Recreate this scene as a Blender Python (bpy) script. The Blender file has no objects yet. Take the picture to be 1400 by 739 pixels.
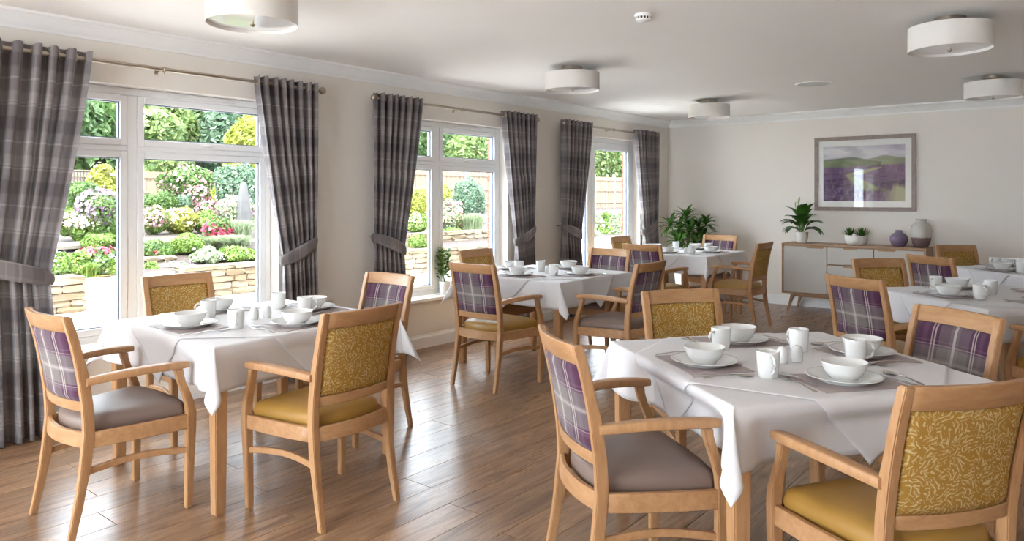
import bpy, bmesh, math, random
import numpy as np
from mathutils import Vector, Matrix
random.seed(7)
RNG = np.random.default_rng(11)
PI = math.pi
C = bpy.context.scene.collection
SC = bpy.context.scene

# ------------------------------------------------------------------ camera
FPX, CX0, HOR, CAMH = 1009.0, 700.0, 268.0, 1.40      # focal length / horizon in the 1400x739 frame
YAW = math.atan2(1515 - 700, FPX)
cam_d = bpy.data.cameras.new('camera'); cam = bpy.data.objects.new('camera', cam_d); C.objects.link(cam)
cam_d.sensor_width = 36; cam_d.lens = 36 * FPX / 1400
cam_d.shift_y = -(369.5 - HOR) / 1400
cam_d.clip_start = 0.02; cam_d.clip_end = 300
cam.location = (0, 0, CAMH); cam.rotation_euler = (PI / 2, 0, YAW - PI / 2)
SC.camera = cam

# ------------------------------------------------------------------ world, sun, exposure
wd = bpy.data.worlds.new('sky'); SC.world = wd; wd.use_nodes = True
bg = wd.node_tree.nodes['Background']
bg.inputs[0].default_value = (0.81, 0.908, 1.0, 1); bg.inputs[1].default_value = 1.0
sd = bpy.data.lights.new('sun', 'SUN'); sd.energy = 1.6; sd.angle = math.radians(9); sd.color = (1, .975, .94)
sun = bpy.data.objects.new('sun', sd); C.objects.link(sun)
sun.rotation_euler = Vector((0.62, 0.42, -1.0)).to_track_quat('-Z', 'Y').to_euler()
vs = SC.view_settings
vs.view_transform = 'Standard'; vs.look = 'None'; vs.gamma = 1; vs.use_curve_mapping = False
vs.exposure = 4.08

# ------------------------------------------------------------------ helpers
def rayk(u): return (u - CX0) / FPX
FW = (math.cos(YAW), math.sin(YAW)); RT = (math.sin(YAW), -math.cos(YAW))
def at_y(u, v, Y):
    """point on the vertical plane y = Y seen at photo pixel (u, v), and its depth"""
    a = rayk(u); k = Y / (FW[1] + RT[1] * a)
    return Vector(((FW[0] + RT[0] * a) * k, Y, CAMH + (HOR - v) / FPX * k)), k

def s2l(c):
    c = c / 255.0
    return c / 12.92 if c <= .04045 else ((c + .055) / 1.055) ** 2.4
def rgb(r, g, b): return (s2l(r), s2l(g), s2l(b), 1)
def grgb(r, g, b, k=.40): return (s2l(r) * k, s2l(g) * k, s2l(b) * k, 1)      # brightness balance put into outdoor colours: darkened to suit the indoor exposure

def link(name, me, mat, parent=None):
    o = bpy.data.objects.new(name, me); C.objects.link(o)
    if mat is not None:
        if isinstance(mat, (list, tuple)):
            for m in mat: me.materials.append(m)
        else: me.materials.append(mat)
    o.parent = parent
    return o
def empty(name, loc=(0, 0, 0), rz=0):
    o = bpy.data.objects.new(name, None); C.objects.link(o)
    o.location = loc; o.rotation_euler = (0, 0, rz); o.empty_display_size = .1
    return o
def tag(o, label, cat, group=None):
    o['label'] = label; o['category'] = cat
    if group: o['group'] = group
    return o
def structure(o, label=None):
    o['kind'] = 'structure'
    if label: o['label'] = label
    return o
def kids(o): return [c for c in o.children]
def copy_tree(o, parent=None):
    c = o.copy(); C.objects.link(c); c.parent = parent
    for ch in kids(o): copy_tree(ch, c)
    return c

class MB:
    def __init__(s): s.bm = bmesh.new(); s.uv = None
    def box(s, x0, x1, y0, y1, z0, z1, mat=0):
        v = [s.bm.verts.new(p) for p in ((x0,y0,z0),(x1,y0,z0),(x1,y1,z0),(x0,y1,z0),(x0,y0,z1),(x1,y0,z1),(x1,y1,z1),(x0,y1,z1))]
        for f in ((3,2,1,0),(4,5,6,7),(0,1,5,4),(1,2,6,5),(2,3,7,6),(3,0,4,7)):
            s.bm.faces.new([v[i] for i in f]).material_index = mat
        return s
    def loft(s, loops, cap=True, close=True, mat=0):
        """loops: list of equally long point lists"""
        rows = [[s.bm.verts.new(p) for p in l] for l in loops]
        n = len(rows[0])
        for a, b in zip(rows[:-1], rows[1:]):
            for i in range(n if close else n - 1):
                j = (i + 1) % n
                try: s.bm.faces.new((a[i], a[j], b[j], b[i])).material_index = mat
                except ValueError: pass
        if cap and close:
            s.bm.faces.new(rows[0][::-1]).material_index = mat; s.bm.faces.new(rows[-1]).material_index = mat
        return s
    def lathe(s, prof, n=24, c=(0, 0, 0), cap=True, mat=0):
        return s.loft([[(c[0] + r * math.cos(2*PI*i/n), c[1] + r * math.sin(2*PI*i/n), c[2] + z) for i in range(n)] for r, z in prof], cap=cap, mat=mat)
    def tube(s, pts, r, n=8, cap=True):
        loops = []
        P = [Vector(p) for p in pts]
        up = Vector((0, 0, 1))
        for i, p in enumerate(P):
            t = (P[min(i + 1, len(P) - 1)] - P[max(i - 1, 0)]).normalized()
            a = t.cross(up)
            if a.length < 1e-3: a = t.cross(Vector((1, 0, 0)))
            a.normalize(); b = t.cross(a).normalized()
            rr = r[i] if isinstance(r, (list, tuple)) else r
            loops.append([tuple(p + a * rr * math.cos(2*PI*k/n) + b * rr * math.sin(2*PI*k/n)) for k in range(n)])
        return s.loft(loops, cap=cap)
    def build(s, name, mat, parent=None, bevel=0, smooth=False, seg=1, angle=40):
        bmesh.ops.recalc_face_normals(s.bm, faces=s.bm.faces)
        if bevel:
            ed = [e for e in s.bm.edges if len(e.link_faces) == 2 and e.calc_face_angle(0) > math.radians(30)]
            bmesh.ops.bevel(s.bm, geom=ed, offset=bevel, segments=seg, affect='EDGES', clamp_overlap=True)
        me = bpy.data.meshes.new(name); s.bm.to_mesh(me); s.bm.free()
        if smooth or bevel:
            for p in me.polygons: p.use_smooth = True
            me.set_sharp_from_angle(angle=math.radians(angle))
        return link(name, me, mat, parent)

def np_mesh(name, V, F, mat, parent=None, smooth=False, uv=None, col=None):
    """fast mesh of equal-size polygons"""
    V = np.asarray(V, np.float32); F = np.asarray(F, np.int32); k = F.shape[1]
    me = bpy.data.meshes.new(name)
    me.vertices.add(len(V)); me.vertices.foreach_set('co', V.ravel())
    me.loops.add(F.size); me.loops.foreach_set('vertex_index', F.ravel())
    me.polygons.add(len(F)); me.polygons.foreach_set('loop_start', np.arange(0, F.size, k, dtype=np.int32))
    me.polygons.foreach_set('loop_total', np.full(len(F), k, np.int32))
    if smooth: me.polygons.foreach_set('use_smooth', np.ones(len(F), bool))
    if uv is not None:
        l = me.uv_layers.new(name='UVMap'); l.data.foreach_set('uv', np.asarray(uv, np.float32)[F.ravel()].ravel())
    if col is not None:
        ca = me.color_attributes.new('print', 'FLOAT_COLOR', 'POINT'); ca.data.foreach_set('color', np.asarray(col, np.float32).ravel())
    me.update(calc_edges=True); me.validate()
    return link(name, me, mat, parent)
def grid_faces(nr, nc):
    i = np.arange(nr - 1)[:, None] * nc + np.arange(nc - 1)[None, :]
    i = i.ravel()
    return np.stack([i, i + 1, i + nc + 1, i + nc], 1)

# ------------------------------------------------------------------ materials
class NT:
    def __init__(s, name):
        s.m = bpy.data.materials.new(name); s.m.use_nodes = True; s.t = s.m.node_tree
        s.b = s.t.nodes['Principled BSDF']; s.out = s.t.nodes['Material Output']
    def n(s, typ, **kw):
        o = s.t.nodes.new(typ)
        for k, v in kw.items():
            if k.startswith('i_'): o.inputs[k[2:].replace('_', ' ')].default_value = v
            else: setattr(o, k, v)
        return o
    def l(s, a, b): s.t.links.new(a, b)
    def math(s, op, a, b=None, c=None):
        o = s.t.nodes.new('ShaderNodeMath'); o.operation = op
        for i, x in enumerate((a, b, c)):
            if x is None: continue
            if hasattr(x, 'is_linked'): s.l(x, o.inputs[i])
            else: o.inputs[i].default_value = x
        return o.outputs[0]
    def mix(s, f, a, b, mode='MIX'):
        o = s.t.nodes.new('ShaderNodeMix'); o.data_type = 'RGBA'; o.blend_type = mode
        for sock, x in ((o.inputs[0], f), (o.inputs[6], a), (o.inputs[7], b)):
            if hasattr(x, 'is_linked'): s.l(x, sock)
            else: sock.default_value = x
        return o.outputs[2]
    def ramp(s, fac, stops, mode='LINEAR'):
        o = s.t.nodes.new('ShaderNodeValToRGB'); cr = o.color_ramp; cr.interpolation = mode
        while len(cr.elements) < len(stops): cr.elements.new(0.5)
        for e, (p, c) in zip(cr.elements, stops): e.position = p; e.color = c
        s.l(fac, o.inputs[0]); return o.outputs[0]
    def noise(s, vec, scale, detail=3, rough=.5, dist=0):
        o = s.n('ShaderNodeTexNoise'); o.inputs['Scale'].default_value = scale; o.inputs['Detail'].default_value = detail
        o.inputs['Roughness'].default_value = rough; o.inputs['Distortion'].default_value = dist
        if vec is not None: s.l(vec, o.inputs['Vector'])
        return o.outputs[0]
    def bump(s, h, strength, dist=.002):
        o = s.n('ShaderNodeBump'); o.inputs['Strength'].default_value = strength; o.inputs['Distance'].default_value = dist
        s.l(h, o.inputs['Height']); s.l(o.outputs[0], s.b.inputs['Normal'])
    def coord(s, kind='Object', scale=(1, 1, 1), rnd=False):
        tc = s.n('ShaderNodeTexCoord'); mp = s.n('ShaderNodeMapping'); mp.inputs['Scale'].default_value = scale
        s.l(tc.outputs[kind], mp.inputs[0])
        if rnd:
            oi = s.n('ShaderNodeObjectInfo'); m = s.math('MULTIPLY', oi.outputs['Random'], 37.0)
            cx = s.n('ShaderNodeCombineXYZ'); s.l(m, cx.inputs[0]); s.l(m, cx.inputs[1]); s.l(cx.outputs[0], mp.inputs[1])
        return mp.outputs[0]
    def col(s, c):
        if hasattr(c, 'is_linked'): s.l(c, s.b.inputs['Base Color'])
        else: s.b.inputs['Base Color'].default_value = c
    def set(s, rough=.5, metal=0, spec=.5, **kw):
        s.b.inputs['Roughness'].default_value = rough; s.b.inputs['Metallic'].default_value = metal
        s.b.inputs['Specular IOR Level'].default_value = spec
        for k, v in kw.items(): s.b.inputs[k.replace('_', ' ')].default_value = v
        return s.m

def plain(name, c, rough=.5, metal=0, spec=.5, var=.06, scale=6, bump=0, **kw):
    m = NT(name); v = m.coord('Object')
    f = m.noise(v, scale, 3)
    d = tuple(x * (1 - var) for x in c[:3]) + (1,); e = tuple(min(1, x * (1 + var)) for x in c[:3]) + (1,)
    m.col(m.ramp(f, [(.3, d), (.7, e)]))
    if bump: m.bump(m.noise(v, scale * 12, 2), bump)
    return m.set(rough, metal, spec, **kw)

def wood(name, c1, c2, scale=(1, 1, 1), rough=.42, rnd=True, ring=1.0, rndtint=.0):
    m = NT(name); v = m.coord('Object', scale, rnd)
    f = m.noise(v, 6, 4, .6, .5); g = m.noise(v, 30, 2)
    h = m.math('ADD', m.math('MULTIPLY', f, .75), m.math('MULTIPLY', g, .25))
    c = m.ramp(h, [(.32, c2), (.62, c1)])
    if rndtint:
        oi = m.n('ShaderNodeObjectInfo')
        t = m.ramp(oi.outputs['Random'], [(0, (1 - rndtint,) * 3 + (1,)), (1, (1 + rndtint,) * 3 + (1,))])
        c = m.mix(1.0, c, t, 'MULTIPLY')
    m.col(c); return m.set(rough, 0, .4)

M = {}
M['beech'] = wood('beech_wood', rgb(185, 143, 102), rgb(165, 121, 82), (6, 6, 1.2))
M['beech_h'] = wood('beech_wood_rail', rgb(185, 143, 102), rgb(165, 121, 82), (1.2, 6, 6))
M['walnut'] = wood('sideboard_wood', rgb(176, 140, 106), rgb(146, 112, 84), (8, 1.2, 8))
M['wall'] = plain('wall_paint', rgb(233, 226, 217), .9, var=.012, scale=2, bump=.04)
M['ceil'] = plain('ceiling_paint', rgb(246, 244, 240), .95, var=.008, scale=2)
M['trim'] = plain('white_gloss_trim', rgb(240, 239, 236), .4, var=.01)
M['upvc'] = plain('white_upvc', rgb(243, 244, 245), .3, var=.008)
M['seal'] = plain('grey_glazing_seal', rgb(96, 104, 118), .6, var=.03)
M['nickel'] = plain('brushed_nickel', rgb(178, 166, 150), .28, 1, var=.04, scale=30)
M['steel'] = plain('cutlery_steel', rgb(212, 209, 206), .2, 1, var=.03)
M['china'] = plain('white_china', rgb(226, 226, 224), .12, spec=.6, var=.006)
M['mat'] = plain('taupe_placemat', rgb(170, 157, 155), .7, var=.05, scale=60, bump=.1)
M['taupe'] = plain('taupe_vinyl', rgb(126, 108, 99), .42, var=.05, scale=9, bump=.05)
M['mustard'] = plain('mustard_vinyl', rgb(160, 121, 55), .42, var=.06, scale=9, bump=.05)
M['cupboard'] = plain('greige_lacquer', rgb(190, 184, 176), .5, var=.012)
M['dark'] = plain('dark_gap', rgb(58, 48, 42), .8)
M['potw'] = plain('pale_ceramic', rgb(226, 222, 214), .55, var=.03, scale=14)
M['soil'] = plain('soil', rgb(84, 64, 50), .95, var=.25, scale=25, bump=.5)
M['mulch'] = plain('bark_mulch', grgb(120, 92, 74, .12), .95, var=.35, scale=18, bump=.6)
M['stem'] = plain('plant_stem', rgb(96, 128, 60), .6)
M['bark'] = plain('tree_bark', grgb(96, 80, 66), .9, var=.25, scale=8, bump=.5)
M['shade'] = plain('white_shade_fabric', rgb(226, 221, 214), .85, var=.012, scale=80)
M['diff'] = plain('glossy_diffuser', rgb(232, 232, 230), .06, spec=.8, var=.006)
M['plastic'] = plain('white_plastic', rgb(238, 237, 234), .4, var=.006)
M['picframe'] = wood('taupe_frame_wood', rgb(152, 136, 126), rgb(132, 116, 107), (3, 3, 3))
M['mount'] = plain('picture_mount', rgb(242, 239, 235), .8, var=.006)
M['purplevase'] = plain('purple_glaze', rgb(126, 108, 132), .18, var=.12, scale=9)
M['fencew'] = wood('fence_timber', grgb(214, 186, 152, .22), grgb(186, 154, 122, .22), (3, 3, 1), .8)
M['concrete'] = plain('pale_concrete', grgb(226, 222, 214, .3), .85, var=.05)
M['iron'] = plain('black_iron', rgb(40, 38, 38), .5)
M['slate'] = plain('grey_slate', rgb(58, 57, 56), .8, var=.15)

def m_cloth():
    m = NT('white_linen'); v = m.coord('Object')
    m.col(m.ramp(m.noise(v, 3, 3), [(.3, rgb(214, 211, 213)), (.7, rgb(223, 221, 222))]))
    m.bump(m.noise(v, 5, 3, .55), .35, .02)
    m.set(.85, 0, .2); m.b.inputs['Sheen Weight'].default_value = .15
    return m.m
M['linen'] = m_cloth()

def m_glass():
    m = NT('window_glass'); m.t.nodes.remove(m.b)
    tr = m.n('ShaderNodeBsdfTransparent'); gl = m.n('ShaderNodeBsdfGlossy'); gl.inputs['Roughness'].default_value = .02
    fr = m.n('ShaderNodeFresnel'); ge = m.n('ShaderNodeNewGeometry')
    m.l(m.math('MULTIPLY_ADD', ge.outputs['Backfacing'], 1 / 1.45 - 1.45, 1.45), fr.inputs[0])     # same air-to-glass reflectance on both faces of the pane
    mx = m.n('ShaderNodeMixShader'); tr.inputs[0].default_value = (.98, .985, .985, 1)
    m.l(fr.outputs[0], mx.inputs[0]); m.l(tr.outputs[0], mx.inputs[1]); m.l(gl.outputs[0], mx.inputs[2]); m.l(mx.outputs[0], m.out.inputs[0])
    return m.m
M['glass'] = m_glass()

def m_floor():
    m = NT('oak_laminate'); v = m.coord('Object', (.55, 5.0, 5.0), True); oi = m.n('ShaderNodeObjectInfo')
    f = m.noise(v, 3.2, 6, .62, 1.3); g = m.noise(m.coord('Object', (1.6, 34, 8), True), 4, 3, .6)
    h = m.math('ADD', m.math('MULTIPLY', f, .72), m.math('MULTIPLY', g, .28))
    c = m.ramp(h, [(.30, rgb(82, 59, 43)), (.43, rgb(132, 101, 76)), (.56, rgb(164, 130, 100)), (.72, rgb(186, 155, 124))])
    t = m.ramp(oi.outputs['Random'], [(0, (.80, .79, .78, 1)), (.5, (.95, .93, .92, 1)), (1, (1.08, 1.06, 1.04, 1))])
    c = m.mix(1.0, c, t, 'MULTIPLY')
    kn = m.n('ShaderNodeTexVoronoi'); kn.inputs['Scale'].default_value = 1.6
    m.l(m.coord('Object', (1.0, 2.4, 1), True), kn.inputs['Vector'])
    k = m.ramp(kn.outputs['Distance'], [(.0, (.35, .33, .3, 1)), (.055, (.6, .58, .56, 1)), (.12, (1, 1, 1, 1))])
    c = m.mix(.75, c, k, 'MULTIPLY')
    m.col(c); m.bump(g, .12, .001)
    r = m.ramp(h, [(.3, (.34,) * 3 + (1,)), (.7, (.25,) * 3 + (1,))]); m.l(r, m.b.inputs['Roughness'])
    m.b.inputs['Specular IOR Level'].default_value = .55
    return m.m
M['floor'] = m_floor()

def stripes(m, coord, stops): return m.ramp(coord, stops, 'CONSTANT')

def m_plaid_purple():
    m = NT('purple_plaid_wool'); uv = m.n('ShaderNodeTexCoord').outputs['UV']; sp = m.n('ShaderNodeSeparateXYZ'); m.l(uv, sp.inputs[0])
    P, P2, G, W, L = rgb(80, 48, 72), rgb(104, 75, 95), rgb(119, 112, 110), rgb(196, 187, 177), rgb(142, 135, 133)
    u = m.math('FRACT', m.math('MULTIPLY', sp.outputs[0], 1.0)); w = m.math('FRACT', sp.outputs[1])
    cu = stripes(m, u, [(0, P), (.10, P2), (.16, P), (.30, G), (.44, L), (.56, G), (.70, P), (.84, P2), (.90, P)])
    cv = stripes(m, w, [(0, P), (.16, P2), (.20, P), (.24, G), (.42, L), (.50, G), (.66, P2), (.69, P), (.73, P2), (.75, P)])
    base = m.mix(.6, cu, cv)
    Z, O = (0, 0, 0, 1), (1, 1, 1, 1)
    lu = stripes(m, u, [(0, Z), (.205, O), (.222, Z), (.242, O), (.259, Z), (.482, O), (.518, Z), (.742, O), (.759, Z), (.779, O), (.796, Z)])
    lv = stripes(m, w, [(0, Z), (.205, O), (.22, Z), (.44, O), (.475, Z), (.68, O), (.695, Z)])
    c = m.mix(m.math('MULTIPLY', lv, .32), base, W); c = m.mix(m.math('MULTIPLY', lu, .6), c, W)
    wv = m.noise(m.coord('UV', (90, 70, 1)), 4, 2); c = m.mix(.3, c, m.ramp(wv, [(.25, (.55, .55, .55, 1)), (.75, (1.25, 1.25, 1.25, 1))]), 'MULTIPLY')
    m.col(c); m.bump(wv, .25, .002); m.set(.92, 0, .15); m.b.inputs['Sheen Weight'].default_value = .2
    return m.m
M['plaid'] = m_plaid_purple()

def m_curtain():
    m = NT('grey_plaid_curtain'); uv = m.n('ShaderNodeTexCoord').outputs['UV']; sp = m.n('ShaderNodeSeparateXYZ'); m.l(uv, sp.inputs[0])
    D, B, L, W = rgb(94, 88, 90), rgb(126, 119, 119), rgb(150, 143, 141), rgb(172, 165, 161)
    u = m.math('FRACT', m.math('MULTIPLY', sp.outputs[0], 1 / .30)); w = m.math('FRACT', m.math('MULTIPLY', sp.outputs[1], 1 / .36))
    cu = stripes(m, u, [(0, B), (.12, L), (.16, B), (.34, D), (.5, B), (.62, W), (.645, B), (.68, L), (.76, W), (.775, L), (.84, B)])
    cv = m.ramp(w, [(0, D), (.12, D), (.15, B), (.30, B), (.33, W), (.345, B), (.38, W), (.395, L), (.52, L), (.55, B), (.72, B), (.745, W), (.765, B), (.90, B), (.95, D)])
    c = m.mix(.55, cu, cv)
    wv = m.noise(m.coord('UV', (160, 60, 1)), 3, 2); c = m.mix(.3, c, m.ramp(wv, [(.25, (.7, .7, .7, 1)), (.75, (1.2, 1.2, 1.2, 1))]), 'MULTIPLY')
    m.col(c); m.bump(wv, .15, .001); m.set(.9, 0, .15); m.b.inputs['Sheen Weight'].default_value = .15
    # thin cloth lets a little daylight through
    tl = m.n('ShaderNodeBsdfTranslucent'); m.l(c, tl.inputs[0]); mx = m.n('ShaderNodeMixShader'); mx.inputs[0].default_value = .13
    m.l(m.b.outputs[0], mx.inputs[1]); m.l(tl.outputs[0], mx.inputs[2]); m.l(mx.outputs[0], m.out.inputs[0])
    return m.m
M['curtain'] = m_curtain()

def m_leafprint():
    m = NT('mustard_leaf_print')
    v0 = m.coord('UV', (1, .8, 1), True)
    nz = m.n('ShaderNodeTexNoise'); nz.inputs['Scale'].default_value = 7; m.l(v0, nz.inputs['Vector'])
    vm = m.n('ShaderNodeVectorMath', operation='MULTIPLY_ADD'); m.l(nz.outputs['Color'], vm.inputs[0]); vm.inputs[1].default_value = (.10, .10, 0); m.l(v0, vm.inputs[2])
    masks = []
    for sc, off, fr in ((19.0, 0, 185), (17.0, 3.7, 200)):
        vo = m.n('ShaderNodeTexVoronoi'); vo.inputs['Scale'].default_value = sc; vo.voronoi_dimensions = '2D'
        ad = m.n('ShaderNodeVectorMath', operation='ADD'); m.l(vm.outputs[0], ad.inputs[0]); ad.inputs[1].default_value = (off, off, 0); m.l(ad.outputs[0], vo.inputs['Vector'])
        sc2 = m.n('ShaderNodeSeparateColor'); m.l(vo.outputs['Color'], sc2.inputs[0])
        ang = m.math('MULTIPLY', sc2.outputs[0], 6.283)
        sp = m.n('ShaderNodeSeparateXYZ'); m.l(ad.outputs[0], sp.inputs[0])
        p = m.math('ADD', m.math('MULTIPLY', sp.outputs[0], m.math('COSINE', ang)), m.math('MULTIPLY', sp.outputs[1], m.math('SINE', ang)))
        q = m.math('SUBTRACT', m.math('MULTIPLY', sp.outputs[1], m.math('COSINE', ang)), m.math('MULTIPLY', sp.outputs[0], m.math('SINE', ang)))
        wv = m.math('SINE', m.math('MULTIPLY', p, fr))
        wq = m.math('SINE', m.math('MULTIPLY', q, fr * .28))
        masks.append(m.math('MULTIPLY', m.math('GREATER_THAN', wv, .60), m.math('GREATER_THAN', wq, -.35)))
    mk = m.math('MAXIMUM', masks[0], m.math('MULTIPLY', masks[1], .55))
    c = m.mix(m.math('MULTIPLY', mk, .62), rgb(162, 122, 54), rgb(216, 197, 150))
    wv2 = m.noise(m.coord('UV', (90, 70, 1)), 4, 2); c = m.mix(.25, c, m.ramp(wv2, [(.25, (.6, .6, .6, 1)), (.75, (1.2, 1.2, 1.2, 1))]), 'MULTIPLY')
    m.col(c); m.bump(mk, .2, .002); m.set(.85, 0, .2)
    return m.m
M['leafprint'] = m_leafprint()

def m_vcol():
    m = NT('landscape_print'); a = m.n('ShaderNodeVertexColor', layer_name='print'); m.col(a.outputs[0]); return m.set(.7, 0, .3)
M['print'] = m_vcol()
def m_glaze():
    m = NT('two_tone_glaze'); tc = m.n('ShaderNodeTexCoord'); sp = m.n('ShaderNodeSeparateXYZ'); m.l(tc.outputs['Object'], sp.inputs[0])
    nz = m.noise(m.coord('Object'), 14, 4); h = m.math('ADD', sp.outputs[2], m.math('MULTIPLY', nz, .02))
    m.col(m.ramp(h, [(.0, rgb(112, 92, 90)), (.098, rgb(120, 98, 96)), (.108, rgb(190, 184, 174)), (.3, rgb(196, 192, 182))])); return m.set(.2, 0, .5)
M['glaze'] = m_glaze()

def leafmat(name, c1, c2, trans=.42, rough=.5):
    m = NT(name); g = m.n('ShaderNodeNewGeometry')
    c = m.ramp(g.outputs['Random Per Island'], [(0, c1), (1, c2)]); m.col(c); m.set(rough, 0, .35)
    if trans:
        tl = m.n('ShaderNodeBsdfTranslucent'); m.l(c, tl.inputs[0]); mx = m.n('ShaderNodeMixShader'); mx.inputs[0].default_value = trans
        m.l(m.b.outputs[0], mx.inputs[1]); m.l(tl.outputs[0], mx.inputs[2]); m.l(mx.outputs[0], m.out.inputs[0])
    return m.m
LM = {
 'green': leafmat('leaf_green', grgb(70, 110, 48), grgb(132, 168, 80)),
 'bright': leafmat('leaf_bright', grgb(104, 146, 54), grgb(164, 196, 92)),
 'lime': leafmat('leaf_lime', grgb(160, 178, 60), grgb(214, 216, 104)),
 'blue': leafmat('leaf_bluegreen', grgb(92, 128, 96), grgb(150, 182, 146)),
 'pale': leafmat('leaf_pale', grgb(150, 176, 120), grgb(204, 216, 176)),
 'dark': leafmat('leaf_dark', grgb(46, 78, 40), grgb(98, 132, 66)),
 'tree': leafmat('leaf_tree', grgb(62, 98, 50), grgb(124, 158, 88)),
 'treelight': leafmat('leaf_treelight', grgb(104, 140, 70), grgb(176, 198, 120)),
 'house': leafmat('leaf_houseplant', rgb(34, 74, 26), rgb(80, 128, 44), .15, .35),
 'grass': leafmat('lawn_grass', grgb(122, 156, 62), grgb(172, 200, 96)),
 'pink': leafmat('petal_pink', grgb(214, 140, 160), grgb(242, 190, 196), .3),
 'lilac': leafmat('petal_lilac', grgb(190, 150, 184), grgb(226, 196, 214), .3),
 'red': leafmat('petal_crimson', grgb(150, 36, 66), grgb(204, 74, 104), .2),
 'cream': leafmat('petal_cream', grgb(236, 220, 160), grgb(248, 240, 214), .3),
 'white': leafmat('petal_white', grgb(238, 236, 232), grgb(250, 250, 248), .2),
 'yellow': leafmat('petal_yellow', grgb(226, 206, 90), grgb(240, 226, 130), .3),
}
def m_brick():
    m = NT('red_brick'); oi = m.n('ShaderNodeObjectInfo')
    c = m.ramp(oi.outputs['Random'], [(0, grgb(178, 112, 92)), (1, grgb(208, 150, 128))])
    c = m.mix(.4, c, m.ramp(m.noise(m.coord('Object', (1, 1, 1), True), 22, 3), [(.3, (.7, .7, .7, 1)), (.7, (1.15, 1.15, 1.15, 1))]), 'MULTIPLY'); m.col(c)
    return m.set(.9)
M['brick'] = m_brick()
def m_stone():
    m = NT('honey_sandstone'); oi = m.n('ShaderNodeObjectInfo')
    c = m.ramp(oi.outputs['Random'], [(0, grgb(196, 166, 124, .17)), (.5, grgb(218, 192, 152, .17)), (1, grgb(232, 212, 178, .17))])
    c = m.mix(.5, c, m.ramp(m.noise(m.coord('Object', (1, 1, 2), True), 8, 4), [(.3, (.72, .7, .68, 1)), (.7, (1.12, 1.1, 1.08, 1))]), 'MULTIPLY'); m.col(c)
    m.bump(m.noise(m.coord('Object', (1, 1, 1), True), 20, 4), .5, .01)
    return m.set(.9)
M['stone'] = m_stone()
def m_slab():
    m = NT('patio_slab'); oi = m.n('ShaderNodeObjectInfo')
    c = m.ramp(oi.outputs['Random'], [(0, rgb(168, 162, 154)), (1, rgb(186, 181, 174))])
    c = m.mix(.4, c, m.ramp(m.noise(m.coord('Object', (1, 1, 1), True), 5, 4), [(.3, (.82, .81, .8, 1)), (.7, (1.08, 1.08, 1.07, 1))]), 'MULTIPLY'); m.col(c)
    return m.set(.8)
M['slab'] = m_slab()

# ================================================================== the room
XB, YW, YR, XF, ZC = 9.65, 4.92, -2.6, -3.0, 2.47      # back wall, window wall, right wall, room end behind the camera, ceiling
OPEN = [(-2.3, -0.4, 0.43, 2.115), (1.52, 3.26, 0.43, 2.115), (4.33, 6.02, 0.43, 2.115), (7.16, 8.85, 0.0, 2.14)]  # first opening is unseen and unglazed, added to let in daylight from the left
mb = MB(); x = XF
for a, b, z0, z1 in OPEN:
    mb.box(x, a, YW, 5.10, 0, 2.75)
    if z0 > 0: mb.box(a, b, YW, 5.10, 0, z0)
    mb.box(a, b, YW, 5.10, z1, 2.75); x = b
mb.box(x, XB + .2, YW, 5.10, 0, 2.75)
wall_left = structure(mb.build('wall_left', M['wall']), 'pale greige wall with two windows and a patio door')
structure(MB().box(XB, XB + .2, YR, YW, 0, 2.75).build('wall_back', M['wall']), 'pale greige end wall behind the sideboard')
structure(MB().box(XF, XB + .2, YR - .2, YR, 0, 2.75).build('wall_right', M['wall']), 'pale greige wall on the right')
structure(MB().box(-3.2, XB + .2, YR - .2, 5.2, ZC, ZC + .25).build('ceiling', M['ceil']), 'plain white ceiling')

mb = MB(); mb.box(XF - .2, XF, YR, .9, 0, 2.75); mb.box(XF - .2, XF, 3.5, 5.1, 0, 2.75); mb.box(XF - .2, XF, .9, 3.5, 2.2, 2.75)  # unseen end wall, its bare opening added to admit daylight from behind
structure(mb.build('wall_front', M['wall']), 'wall with a wide unglazed opening, added behind the viewer to let in daylight')

# cornice and skirting
CP = [(0, 2.37), (.012, 2.37), (.014, 2.386), (.03, 2.402), (.055, 2.43), (.088, 2.45), (.104, 2.454), (.106, 2.47), (0, 2.47)]
def run(name, prof, x0=None, x1=None, y0=None, y1=None):
    m = MB()
    if x0 is not None: m.loft([[(xx, YW - d, z) for d, z in prof] for xx in (x0, x1)])
    else: m.loft([[(XB - d, yy, z) for d, z in prof] for yy in (y0, y1)])
    return m.build(name, M['trim'])
structure(run('trim_1', CP, x0=XF, x1=XB), 'white coved cornice above the windows')
structure(run('trim_2', CP, y0=YR, y1=YW), 'white coved cornice on the end wall')
SP = [(0, 0), (.016, 0), (.016, .095), (.012, .105), (.008, .11), (.006, .125), (0, .125)]
structure(run('baseboard_left', SP, x0=XF, x1=7.16), 'white skirting board under the windows')
structure(run('baseboard_corner', SP, x0=8.85, x1=XB), 'white skirting board beside the patio door')
structure(run('baseboard_back', SP, y0=YR, y1=YW), 'white skirting board on the end wall')

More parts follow.
